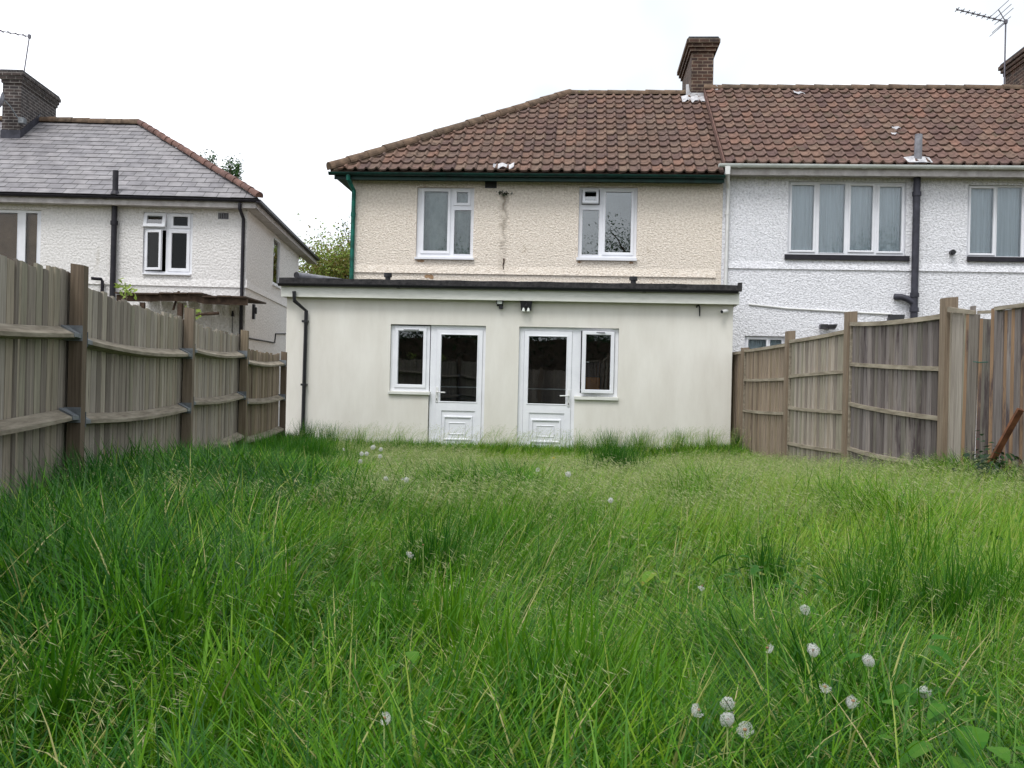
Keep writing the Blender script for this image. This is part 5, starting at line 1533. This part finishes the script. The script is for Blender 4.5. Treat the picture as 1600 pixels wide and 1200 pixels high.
# ================================================================== grass: every blade a curved ribbon
def ribbons(name, x, y, L, az, phi0, bend, width, tone, segs, material, zoff=0.0, seed=1, taper=.9, dirt=None, bexp=1.25):
    n = len(x)
    g = np.random.default_rng(seed)
    z = gz(x, y) + zoff
    nv = 2 * segs + 1
    V = np.zeros((n, nv, 3), np.float32)
    p = np.stack([x, y, z], 1)
    tw = az + np.pi / 2 + g.normal(size=n) * .5
    sd = np.stack([np.cos(tw), np.sin(tw), np.zeros(n)], 1)
    for k in range(segs):
        t = k / segs
        w = width * (.75 + .5 * t if t < .5 else 1.0) * (1 - taper * t ** 2.2)
        V[:, 2 * k] = p - sd * (w * .5)[:, None]
        V[:, 2 * k + 1] = p + sd * (w * .5)[:, None]
        ph = np.clip(phi0 + bend * ((k + .5) / segs) ** bexp, -1.6, 2.7)
        st = (L / segs)[:, None]
        p = p + np.stack([np.sin(ph) * np.cos(az), np.sin(ph) * np.sin(az), np.cos(ph)], 1) * st
    V[:, 2 * segs] = p
    base = (np.arange(n) * nv)[:, None]
    quads = np.concatenate([base + np.array([2 * k, 2 * k + 1, 2 * k + 3, 2 * k + 2]) for k in range(segs - 1)], 1).reshape(-1, 4) if segs > 1 else np.zeros((0, 4), int)
    tris = base + np.array([2 * segs - 2, 2 * segs - 1, 2 * segs])
    me = bpy.data.meshes.new(name)
    me.vertices.add(n * nv); me.vertices.foreach_set('co', V.reshape(-1))
    li = np.concatenate([quads.reshape(-1), tris.reshape(-1)]).astype(np.int32)
    me.loops.add(len(li)); me.loops.foreach_set('vertex_index', li)
    nq, nt_ = len(quads), len(tris)
    me.polygons.add(nq + nt_)
    me.polygons.foreach_set('loop_start', np.concatenate([np.arange(nq) * 4, nq * 4 + np.arange(nt_) * 3]).astype(np.int32))
    me.polygons.foreach_set('loop_total', np.concatenate([np.full(nq, 4), np.full(nt_, 3)]).astype(np.int32))
    me.polygons.foreach_set('use_smooth', np.ones(nq + nt_, bool))
    at = me.attributes.new('tone', 'FLOAT', 'POINT')
    at.data.foreach_set('value', np.repeat(np.clip(tone, 0, 1), nv).astype(np.float32))
    me.materials.append(material)
    me.update(calc_edges=True)
    o = bpy.data.objects.new(name, me); COL.objects.link(o)
    o['kind'] = 'stuff'
    return o, p

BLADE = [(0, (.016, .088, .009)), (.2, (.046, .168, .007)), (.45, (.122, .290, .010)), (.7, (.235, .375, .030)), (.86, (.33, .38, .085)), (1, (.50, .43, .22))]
M['blade'] = leaf_mat('grass_blade', BLADE, .36, .42, spec=.22)
M['seed'] = leaf_mat('grass_seed_head', [(0, (.20, .28, .09)), (.5, (.38, .42, .20)), (1, (.58, .54, .34))], .3, .6)

def on_grass(px, py, zh):
    """world point where the pixel's ray is zh above the ground"""
    d = ray(px, py); c = Vector((0, 0, EYE))
    t = 1.0
    for _ in range(200):
        p = c + d * t
        if p.z - float(gz(p.x, p.y)) <= zh or p.y > 16.9: break
        t += .05
    return p
CLEAR = []          # places where the grass is thin and weeds or thatch show
for px, py, r_ in ((1200, 915, .30), (1150, 940, .25), (1515, 1130, .22), (1530, 1185, .2), (1130, 1120, .22), (1405, 1010, .16), (560, 950, .30), (585, 975, .2), (650, 1050, .14), (1045, 860, .2), (310, 880, .22), (1280, 1030, .14), (840, 1000, .2), (980, 960, .25)):
    q_ = on_grass(px, py, .2)
    CLEAR.append((q_.x, q_.y, r_))
def thin(x, y):
    m = np.zeros_like(x)
    for a, b, r in CLEAR:
        m = np.maximum(m, np.exp(-(((x - a) / r) ** 2 + ((y - b) / (r * 1.5)) ** 2)))
    return m
def scatter(n, y0, y1, seed):
    g = np.random.default_rng(seed)
    y = g.uniform(y0, y1, n); x = g.uniform(-1, 1, n)
    x = (lx(y) + .06) + (x + 1) / 2 * (rx_(y) - .06 - lx(y) - .06)
    ok = (np.abs(x) < .56 * y + 1.3)
    ok &= (y < 17.2 - .04 + .07 * x) | (x < -4.0) | (x > 3.85)
    ok &= ((x > e_s0_w + .03) | (y < 17.0))
    return x[ok], y[ok]
e_s0_w = E.w(e_s0, 0, 0).x

def lush(x, y):
    """0 fine meadow grass .. 1 tall broad lush grass (left side and scattered clumps)"""
    a = sstep(.7, -.7, x + .19 * y + (n2(x * .9 + 3, y * .6 + 5) - .5) * 1.5) * sstep(1.9, 2.9, y + (n3(x * 1.5, y) - .5))
    b = sstep(.66, .82, n3(x * 1.3 + 20, y * .8 + 11)) * (1 - .8 * sstep(8, 11, y))
    e = np.exp(-((y - 16.4) / .7) ** 2) * .6
    near = sstep(2.6, 1.6, y) * .55
    return np.clip(np.maximum(np.maximum(a, b * .6), np.maximum(e, near)), 0, 1)

def make_grass(name, dens, y0, y1, segs, wmul, seed, per=14):
    g = np.random.default_rng(seed)
    area = (y1 - y0) * 8.0
    nt_ = int(dens * area / per)
    tx, ty = scatter(nt_, y0, y1, seed + 1)
    lu = lush(tx, ty)
    k = per
    n = len(tx) * k
    tx_, ty_, lu_ = np.repeat(tx, k), np.repeat(ty, k), np.repeat(lu, k)
    taz = np.repeat(g.uniform(0, 2 * np.pi, len(tx)), k)
    th = np.repeat(g.lognormal(0, .22, len(tx)), k)
    tt = np.repeat(g.normal(size=len(tx)) * .15, k)
    rad = np.abs(g.normal(size=n)) * (.045 + .05 * (1 - lu_))
    ang = g.uniform(0, 2 * np.pi, n)
    x, y = tx_ + rad * np.cos(ang), ty_ + rad * np.sin(ang)
    y = np.where((x > -4.0) & (x < 3.85), np.minimum(y, 17.17 + .07 * x * -1), y)
    x = np.clip(x, lx(y) + .05, rx_(y) - .05)
    hmap = .52 + .70 * n4(x * 1.0 + 7, y * .7 + 2) + .28 * n3(x * 2.6 + 3, y * 2.0 + 8)
    L = (.30 + .15 * lu_) * th * g.lognormal(0, .28, n) * hmap
    L *= 1 - .55 * thin(x, y)
    L *= 1 - .34 * np.exp(-((x - lx(y)) / .9) ** 2) * sstep(14.5, 11.0, y)
    L = np.minimum(L, (.44 - .08 * sstep(7, 10, y)) + .16 * lu_)
    L *= 1.12 - .36 * sstep(7.5, 11.0, y) * (1 - .6 * lu_) - 0.0
    wind = np.where(lu_ > .5, np.pi * .9, .15)            # droop: left clumps to the left, meadow to the right
    use = g.random(n) < (.35 + .3 * (1 - lu_))
    az = np.where(use, wind + g.normal(size=n) * .6 + .5 * (n1(x * .8, y * .8) - .5), np.where(g.random(n) < .6, ang, taz + g.normal(size=n) * .5))
    phi0 = np.abs(g.normal(size=n)) * .22 + rad * 1.6
    bend = np.abs(g.normal(size=n)) * .75 + .25 + .9 * lu_ * g.random(n)
    w = (.0043 + .0045 * lu_ * g.uniform(.5, 1.35, n) + .0016 * g.random(n)) * wmul
    patch = n2(x * .55 + 31, y * .45 + 17)
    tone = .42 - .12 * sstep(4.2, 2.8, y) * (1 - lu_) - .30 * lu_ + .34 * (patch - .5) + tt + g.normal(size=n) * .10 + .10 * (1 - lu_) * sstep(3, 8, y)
    dead = g.random(n) < .035 + .05 * (1 - lu_)
    tone = np.where(dead, g.uniform(.8, 1, n), np.clip(tone, 0, .8))
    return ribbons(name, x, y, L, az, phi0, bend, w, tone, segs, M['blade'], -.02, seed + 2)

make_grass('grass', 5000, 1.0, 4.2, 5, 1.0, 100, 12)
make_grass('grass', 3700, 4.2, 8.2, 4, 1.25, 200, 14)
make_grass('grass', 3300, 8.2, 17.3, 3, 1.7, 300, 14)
# low undergrowth that closes the gaps
gx_, gy_ = scatter(34000, 1.0, 17.3, 400)
g_ = np.random.default_rng(401)
n = len(gx_)
ribbons('undergrowth', gx_, gy_, g_.uniform(.08, .22, n), g_.uniform(0, 6.28, n), g_.uniform(.1, .8, n), g_.uniform(.2, 1.6, n), g_.uniform(.004, .009, n) * (1 + gy_ * .05),
        np.clip(.35 + g_.normal(size=n) * .22 + (g_.random(n) < .12) * .5, 0, 1), 3, M['blade'], -.02, 402)

# flowering stems with nodding seed heads
def seed_stems(n0, y0, y1, seed, wm, hf=1.0):
    g = np.random.default_rng(seed)
    x, y = scatter(n0, y0, y1, seed)
    keep = g.random(len(x)) < np.clip(1.05 - lush(x, y), .06, 1) * (.35 + 1.0 * n4(x * .8 + 40, y * .6 + 40))
    x, y = x[keep], y[keep]
    n = len(x)
    L = g.uniform(.36, .56, n) * hf
    az = .1 + g.normal(size=n) * .75
    phi0 = np.abs(g.normal(size=n)) * .12
    bend = g.uniform(.7, 1.9, n)
    tone = np.clip(g.normal(size=n) * .15 + .48 + .14 * sstep(4, 8, y), 0, 1)
    ribbons('meadow_stems', x, y, L, az, phi0, bend, np.full(n, .0022 * wm), tone, 6, M['blade'], -.02, seed + 1, .5, bexp=2.4)
    # spikelets along the upper part of every stem
    K = 11
    segs = 12
    zb = gz(x, y) - .02
    P = np.stack([x, y, zb], 1)
    pts = [P]
    for k in range(segs):
        ph = np.clip(phi0 + bend * ((k + .5) / segs) ** 2.4, -1.6, 2.7)
        P = P + np.stack([np.sin(ph) * np.cos(az), np.sin(ph) * np.sin(az), np.cos(ph)], 1) * (L / segs)[:, None]
        pts.append(P)
    pts = np.stack(pts, 1)
    V, T_ = [], []
    for j in range(K):
        f = .68 + .32 * j / (K - 1)
        q = f * segs; i0 = min(segs - 1, int(q)); fr = q - i0
        c = pts[:, i0] * (1 - fr) + pts[:, i0 + 1] * fr
        d = np.stack([np.cos(az + g.normal(size=n) * .45), np.sin(az + g.normal(size=n) * .45), -.1 - g.random(n) * .8], 1)
        d /= np.linalg.norm(d, axis=1)[:, None]
        off = g.normal(size=(n, 3)) * .010 + d * (.012 * (1.2 - f + .3))[..., None] if False else g.normal(size=(n, 3)) * .010
        c = c + off
        s = np.cross(d, g.normal(size=(n, 3))); s /= np.linalg.norm(s, axis=1)[:, None]
        ln = g.uniform(.018, .036, n)[:, None]
        wd = g.uniform(.0007, .0013, n)[:, None] * wm
        V.append(np.stack([c, c + d * ln * .45 + s * wd, c + d * ln * 1.15, c + d * ln * .45 - s * wd], 1))
        T_.append(np.clip(tone + g.normal(size=n) * .2 - .1, 0, 1))
    V = np.concatenate(V).reshape(-1, 3).astype(np.float32); T_ = np.concatenate(T_)
    nq = len(T_)
    me = bpy.data.meshes.new('grass_seed_heads')
    me.vertices.add(nq * 4); me.vertices.foreach_set('co', V.reshape(-1))
    me.loops.add(nq * 4); me.loops.foreach_set('vertex_index', np.arange(nq * 4, dtype=np.int32))
    me.polygons.add(nq); me.polygons.foreach_set('loop_start', np.arange(0, nq * 4, 4, dtype=np.int32)); me.polygons.foreach_set('loop_total', np.full(nq, 4, dtype=np.int32))
    at = me.attributes.new('tone', 'FLOAT', 'POINT'); at.data.foreach_set('value', np.repeat(T_, 4).astype(np.float32))
    me.materials.append(M['seed']); me.update(calc_edges=True)
    o = bpy.data.objects.new('grass_seed_heads', me); COL.objects.link(o); o['kind'] = 'stuff'
seed_stems(5200, 1.2, 6.0, 500, 1.0)
seed_stems(19000, 6.0, 10.5, 520, 1.5)
seed_stems(8000, 10.5, 15.5, 540, 1.8, .8)
seed_stems(2200, 15.6, 17.05, 560, 1.6, 1.25)

# ================================================================== dandelions, weeds
M['stalk'] = mat('flower_stalk', lin(96, 124, 62), lin(132, 144, 84), scale=20, rough=.6)
M['pappus'] = leaf_mat('dandelion_fluff', [(0, (.74, .74, .72)), (1, (.82, .82, .80))], .5, .9)
M['core'] = mat('dandelion_core', lin(120, 92, 66), lin(150, 120, 90), rough=.9)
M['petal'] = mat('yellow_petal', lin(230, 190, 20), lin(240, 205, 40), rough=.7)
def clock_mesh(name, frac, seed, r=.02):
    g = random.Random(seed)
    V, F = [], []
    n = 66
    for i in range(n):
        z = 1 - 2 * (i + .5) / n; a = i * 2.399963
        q = Vector((math.sqrt(1 - z * z) * math.cos(a), math.sqrt(1 - z * z) * math.sin(a), z))
        if frac < 1 and (q.dot(Vector((.5, -.6, .55)).normalized()) > 2 * frac - 1) : continue
        if g.random() < .08: continue
        c = q * r * g.uniform(.66, 1.0)
        u = q.orthogonal().normalized(); v = q.cross(u)
        for k in range(4):
            an = k * math.pi / 4 + g.random()
            d1 = (u * math.cos(an) + v * math.sin(an)) * r * .30
            d2 = (u * -math.sin(an) + v * math.cos(an)) * r * .026
            b = len(V)
            V += [c - d1 + q * r * .06 - d2, c - d1 + q * r * .06 + d2, c + d1 + q * r * .06 + d2, c + d1 + q * r * .06 - d2]
            F.append((b, b + 1, b + 2, b + 3))
        b = len(V); w = u * r * .015
        V += [q * r * .2 - w, q * r * .2 + w, c + w, c - w]; F.append((b, b + 1, b + 2, b + 3))
    me = bpy.data.meshes.new(name); me.from_pydata([tuple(v) for v in V], [], F)
    me.materials.append(M['pappus']); me.update()
    return me
def core_mesh(r):
    bm = bmesh.new(); bmesh.ops.create_uvsphere(bm, u_segments=10, v_segments=7, radius=r)
    for v in bm.verts: v.co.z = v.co.z * .7
    me = bpy.data.meshes.new('flower_base'); bm.to_mesh(me); bm.free(); me.materials.append(M['core']); return me
CLOCK = {k: clock_mesh('seed_head', f, 40 + k) for k, f in enumerate((1.0, .55, .3))}
CORE = core_mesh(.0055)
pm = MB()
for i in range(40):
    a = i * 2.4; rr_ = .004 + .0115 * (i / 40)
    c, s = math.cos(a), math.sin(a)
    pm.face([(c * .002 - s * .002, s * .002 + c * .002, .004 - .004 * i / 40), (c * .002 + s * .002, s * .002 - c * .002, .004 - .004 * i / 40), (c * rr_ * 1.4 + s * .0018, s * rr_ * 1.4 - c * .0018, .008 - .008 * i / 40), (c * rr_ * 1.4 - s * .0018, s * rr_ * 1.4 + c * .0018, .008 - .008 * i / 40)])
STALKS = []
for k in range(4):
    g = random.Random(k); m = MB()
    m.tube([(0, 0, -.5), (g.uniform(-.02, .02), g.uniform(-.02, .02), -.25), (0, 0, -.004)], [.0026, .0023, .002], 6)
    o = m.build('stalk', M['stalk'], None, smooth='all'); STALKS.append(o.data); bpy.data.objects.remove(o)
def dandelion(px, py, dia, kind, label, i):
    zh = .47 if kind == 'flower' else .42
    p = on_grass(px, py, zh)
    if p.y > 15.5: p = at_depth(px, py, 14.5)
    dist = p.y
    sc = max(.75, min(2.2, dia * .92 / F_PX * dist / .04))
    t = thing('dandelion', label, 'dandelion', p, i * 1.3, 'dandelions in the long grass')
    t.scale = (sc, sc, 1)
    o = bpy.data.objects.new('stalk', STALKS[i % 4]); COL.objects.link(o); o.parent = t
    if kind == 'flower':
        m = MB(); m.v, m.f, m.r = list(pm.v), list(pm.f), list(pm.r); fl_ = m.build('flower', M['petal'], t); fl_.scale = (1, 1, sc)
        return
    o = bpy.data.objects.new('flower_base', CORE); COL.objects.link(o); o.parent = t; o.scale = (1, 1, sc)
    if kind in (0, 1, 2):
        o = bpy.data.objects.new('seed_head', CLOCK[kind]); COL.objects.link(o); o.parent = t; o.scale = (1, 1, sc); o.rotation_euler = (.3 * math.sin(i), .3 * math.cos(i * 2), 0)
DL = [
    (1357, 1032, 22, 0, 'fullest round dandelion clock in the right foreground, pale and whole'),
    (1270, 1016, 23, 0, 'round dandelion clock with a dark centre just left of the fullest one'),
    (1258, 952, 19, 1, 'half blown dandelion clock standing above the two round ones on the right'),
    (1199, 1012, 11, 2, 'ragged little dandelion head left of the dark centred clock'),
    (1289, 1073, 16, 2, 'nearly bare dandelion head below the dark centred clock'),
    (1333, 1095, 19, 1, 'half blown dandelion clock low in the grass beneath the fullest one'),
    (1445, 1080, 19, 1, 'flattened dandelion clock farthest to the right in the foreground'),
    (1136, 1098, 18, 1, 'upper dandelion clock of the tight foreground cluster of three'),
    (1137, 1124, 22, 0, 'middle dandelion clock of the tight foreground cluster of three'),
    (1164, 1140, 22, 1, 'lowest dandelion clock of the tight foreground cluster of three'),
    (1091, 1109, 19, 1, 'half blown dandelion clock left of the tight foreground cluster'),
    (1097, 915, 12, 2, 'faded dandelion head beside the dark leafy weed'),
    (954, 782, 10, 0, 'dandelion clock in front of the dark grass tuft right of the doors'),
    (888, 741, 11, 0, 'dandelion clock standing alone below the right hand back door'),
    (840, 734, 8, 1, 'small dandelion clock between the yellow flower and the left door'),
    (865, 716, 7, 'flower', 'single bright yellow dandelion flower near the back doors'),
    (635, 750, 10, 0, 'right dandelion clock of the pair in the middle of the lawn'),
    (603, 748, 9, 0, 'left dandelion clock of the pair in the middle of the lawn'),
    (627, 747, 6, 2, 'blown dandelion head tucked against the right clock of the middle pair'),
    (583, 699, 9, 0, 'highest dandelion clock of the group near the extension wall'),
    (595, 702, 8, 0, 'dandelion clock at the right edge of the group near the extension wall'),
    (565, 709, 8, 0, 'dandelion clock at the left edge of the group near the extension wall'),
    (573, 709, 8, 0, 'dandelion clock second from the left in the group near the extension wall'),
    (594, 713, 8, 0, 'dandelion clock low on the right of the group near the extension wall'),
    (563, 721, 8, 0, 'lowest dandelion clock of the group near the extension wall'),
    (538, 702, 6, 1, 'small outlying dandelion clock nearest the black extension downpipe'),
    (641, 865, 15, 2, 'ragged dandelion head on a stout stalk left of the dark tuft'),
    (661, 851, 9, 'bare', 'bare dandelion head on the tallest stalk beside the dark tuft'),
    (600, 1122, 16, 2, 'faded dandelion head low in the left foreground grass'),
]
for i, d in enumerate(DL):
    dandelion(*d, i)

M['weed'] = leaf_mat('weed_leaf', [(0, (.02, .085, .014)), (.5, (.045, .165, .018)), (.8, (.14, .27, .035)), (1, (.46, .31, .04))], .35, .6, spec=.1)
def leafy_weed(px, py, label, name, n, size, spread, h, tone, seed, cat='weed', lance=.55):
    p = on_grass(px, py, h)
    p.z = float(gz(p.x, p.y))
    g = random.Random(seed)
    t = thing(name, label, cat, p, 0, 'broad leaved weeds in the long grass')
    m = MB(); V, F, TT = [], [], []
    for i in range(n):
        a = i * 2.4 + g.uniform(-.4, .4); rr_ = spread * g.uniform(.25, 1); zz = h * g.uniform(.5, 1.12)
        b = Vector((rr_ * math.cos(a), rr_ * math.sin(a), zz))
        m.tube([(0, 0, 0), (b.x * .4, b.y * .4, zz * .6), tuple(b)], [.004, .003, .0018], 5)
        out = Vector((math.cos(a), math.sin(a), g.uniform(-.35, .25))).normalized()
        side = out.cross(Vector((0, 0, 1))).normalized()
        L = size * g.uniform(.7, 1.3)
        prof = [(0, .03), (.12, .55), (.3, 1), (.55, .85), (.8, .45), (1, .02)]
        tn = tone if not callable(tone) else tone(i)
        rows = []
        for f, w in prof:
            c = b + out * L * f + Vector((0, 0, -.35 * L * f * f))
            rows.append((c - side * L * lance * .5 * w + Vector((0, 0, .06 * L * w)), c, c + side * L * lance * .5 * w + Vector((0, 0, .06 * L * w))))
        for q in range(len(rows) - 1):
            for k in range(2):
                bb = len(V); V += [rows[q][k], rows[q][k + 1], rows[q + 1][k + 1], rows[q + 1][k]]; F.append((bb, bb + 1, bb + 2, bb + 3)); TT += [tn + g.uniform(-.06, .06)] * 4
    m.build('stem', M['weed_stem'], t, smooth='all')
    me = bpy.data.meshes.new('leaves'); me.from_pydata([tuple(v) for v in V], [], F)
    at = me.attributes.new('tone', 'FLOAT', 'POINT'); at.data.foreach_set('value', np.clip(np.array(TT, np.float32), 0, 1))
    me.materials.append(M['weed']); me.polygons.foreach_set('use_smooth', [True] * len(F)); me.update()
    o = bpy.data.objects.new('leaves', me); COL.objects.link(o); o.parent = t
leafy_weed(1200, 890, 'leafy dark weed with a pale top in the hollow on the right', 'weed', 26, .085, .17, .40, .28, 1)
leafy_weed(1150, 935, 'yellow green bramble seedling left of the half blown dandelion', 'weed', 12, .075, .13, .40, .75, 2, lance=.8)
leafy_weed(1513, 1120, 'weed with one yellowed leaf in the right bottom corner', 'weed', 18, .065, .13, .40, lambda i: 1.0 if i == 0 else .55, 3, lance=.8)
leafy_weed(1525, 1180, 'broad pale green weed at the bottom edge of the lawn', 'weed', 26, .055, .17, .36, .6, 4, lance=.75)
leafy_weed(1408, 1000, 'small weed with toothed green leaves right of the fullest dandelion clock', 'weed', 10, .065, .10, .42, .5, 5, lance=.7)
leafy_weed(640, 1040, 'light green leafy weed in the centre foreground', 'weed', 8, .055, .08, .36, .62, 6, lance=.75)
leafy_weed(325, 855, 'grey green dock with upright leaves in the lush left grass', 'dock', 11, .18, .07, .30, .30, 7, lance=.3)
leafy_weed(80, 1090, 'dock leaf cluster in the left bottom corner', 'dock', 7, .13, .08, .26, .5, 8, lance=.3)
leafy_weed(1040, 850, 'pale yellow green weed in the middle of the meadow grass', 'weed', 10, .065, .11, .42, .8, 9, lance=.7)
leafy_weed(1052, 1085, 'thistle like weed with folded leaves in the foreground', 'weed', 6, .07, .06, .38, .6, 10, lance=.6)
# long arching blades of the lush left side, low broad leaves and dead straw
g = np.random.default_rng(700)
ax_, ay_ = scatter(26000, 2.2, 15.5, 701)
k_ = g.random(len(ax_)) < lush(ax_, ay_) * .8
k_ &= (ax_ - lx(ay_)) > .35
ax_, ay_ = ax_[k_], ay_[k_]; n = len(ax_)
ribbons('arching_grass', ax_, ay_, g.uniform(.40, .66, n) * (1 - .3 * np.exp(-((ax_ - lx(ay_)) / .9) ** 2)), np.where(g.random(n) < .6, 3.0 + g.normal(size=n) * .7, g.uniform(0, 6.28, n)), np.abs(g.normal(size=n)) * .2 + .1, g.uniform(1.3, 2.3, n),
        g.uniform(.005, .009, n) * (1 + ay_ * .03), np.clip(.36 + g.normal(size=n) * .18, 0, .8), 7, M['blade'], -.02, 702, .8, bexp=1.5)
ax_, ay_ = scatter(5500, 1.0, 16.5, 710)
k_ = g.random(len(ax_)) < (1.05 - lush(ax_, ay_)) * (.3 + n3(ax_ * .9, ay_ * .8))
ax_, ay_ = ax_[k_], ay_[k_]; n = len(ax_)
ribbons('dead_grass', ax_, ay_, g.uniform(.18, .42, n), g.uniform(0, 6.28, n), g.uniform(.5, 1.35, n), g.normal(size=n) * .5, g.uniform(.0018, .0036, n) * (1 + ay_ * .06), g.uniform(.82, 1, n), 4, M['blade'], .03, 711, .5)
lxs, lys = scatter(26000, 1.0, 12.0, 720)
k_ = (n2(lxs * 1.1 + 50, lys * .9 + 50) > .64) & (lxs > -1.0) | ((lxs > .7) & (lys < 5) & (g.random(len(lxs)) < .35)) | (thin(lxs, lys) > .35)
lxs, lys = lxs[k_], lys[k_]; n = len(lxs)
M['low_leaf'] = leaf_mat('low_weed_leaf', [(0, (.02, .085, .012)), (.5, (.06, .18, .02)), (.9, (.16, .27, .04)), (1, (.36, .24, .07))], .35, .5)
lw_ = leaf_mesh('weed_leaves', np.stack([lxs, lys, gz(lxs, lys) + g.uniform(.10, .30, n)], 1), .042, np.clip(.5 + g.normal(size=n) * .25, 0, 1), M['low_leaf'], None, seed=9, flat=1.6)
lw_['kind'] = 'stuff'
# explicit tufts
g = np.random.default_rng(900)
TX, TY, TL, TW_, TT_ = [], [], [], [], []
for (px, py, n, L, w, rad, tone) in ((680, 905, 420, .50, .006, .13, .16), (610, 1010, 240, .42, .010, .16, .30), (960, 740, 700, .62, .008, .32, .14), (1195, 905, 200, .46, .007, .16, .18),
                                     (1355, 975, 380, .50, .0075, .15, .24), (1490, 985, 420, .52, .007, .2, .22), (300, 870, 260, .5, .008, .2, .12), (860, 1150, 200, .46, .011, .2, .26),
                                     (90, 1120, 110, .5, .012, .14, .30), (560, 960, 160, .42, .008, .15, .36), (490, 715, 700, .62, .009, .4, .22), (420, 690, 600, .62, .010, .4, .25), (1250, 1090, 200, .42, .007, .2, .36),
                                     (60, 880, 420, .56, .008, .3, .08), (140, 800, 420, .6, .009, .3, .08),
        (700, 1010, 160, .50, .012, .16, .40), (780, 1090, 130, .48, .013, .16, .44), (905, 1130, 150, .50, .013, .18, .38), (250, 1010, 190, .52, .012, .2, .36), (150, 960, 200, .54, .011, .2, .26), (1000, 1160, 120, .46, .013, .18, .42), (420, 990, 180, .50, .010, .2, .44), (1420, 900, 260, .50, .009, .22, .34), (1570, 960, 240, .52, .009, .22, .32), (350, 1120, 130, .46, .012, .18, .48), (780, 850, 260, .46, .008, .25, .38), (1080, 800, 300, .48, .008, .3, .40), (1300, 800, 300, .48, .008, .3, .36), (560, 800, 260, .5, .008, .3, .34),
        (478, 1, 300, 1.12, .009, .22, .22), (515, 1, 260, 1.1, .008, .25, .25), (560, 1, 200, 1.02, .008, .25, .35), (625, 1, 120, .95, .008, .25, .4), (790, 1, 120, .92, .008, .25, .4), (905, 1, 200, 1.0, .008, .25, .38),
        (950, 1, 300, 1.12, .008, .3, .3), (1000, 1, 260, 1.08, .008, .25, .35), (1060, 1, 240, 1.05, .008, .25, .4), (1110, 1, 160, 1.0, .008, .2, .42), (1165, 1, 160, 1.05, .008, .15, .2)):
    p = on_grass(px, py, .22) if L < .7 else at_depth(px, 690, 16.55)
    L = L if L < .7 else L - .5
    a = g.uniform(0, 6.28, n); q = np.abs(g.normal(size=n)) * rad * .6
    TX.append(p.x + q * np.cos(a)); TY.append(np.minimum(p.y + q * np.sin(a), 17.05)); TL.append(np.clip(L * .95 * g.lognormal(0, .15, n), 0, .66)); TW_.append(w * .82 * g.uniform(.5, 1.3, n)); TT_.append(tone - .08 + g.normal(size=n) * .07)
TX, TY, TL, TW_, TT_ = map(np.concatenate, (TX, TY, TL, TW_, TT_))
n = len(TX)
TX = np.clip(TX, lx(TY) + .05, rx_(TY) - .05)
ribbons('grass_tufts', TX, TY, TL, g.uniform(0, 6.28, n), np.abs(g.normal(size=n)) * .16, np.abs(g.normal(size=n)) * .55 + .15, TW_, TT_, 6, M['blade'], -.02, 901, bexp=1.8)
# dark shrub at the right edge by the broken boards
p = RF.w(rs_at(1604)[0], .3, 0)
t = thing('shrub', 'dark low shrub at the foot of the broken fence boards', 'shrub', p)
gg = np.random.default_rng(5)
leaf_mesh('leaves', gg.normal(size=(900, 3)) * np.array([.10, .12, .14]) + np.array([0.04, 0, .55]), .06, gg.uniform(0, 1, 900), M['leaf_dark'], t, seed=5)
m = MB()
for i in range(7): m.tube([(0, 0, 0), (.1 * math.cos(i), .1 * math.sin(i), .4), (.16 * math.cos(i), .16 * math.sin(i), .72)], [.008, .006, .003], 5)
m.build('stem', M['bark'], t)
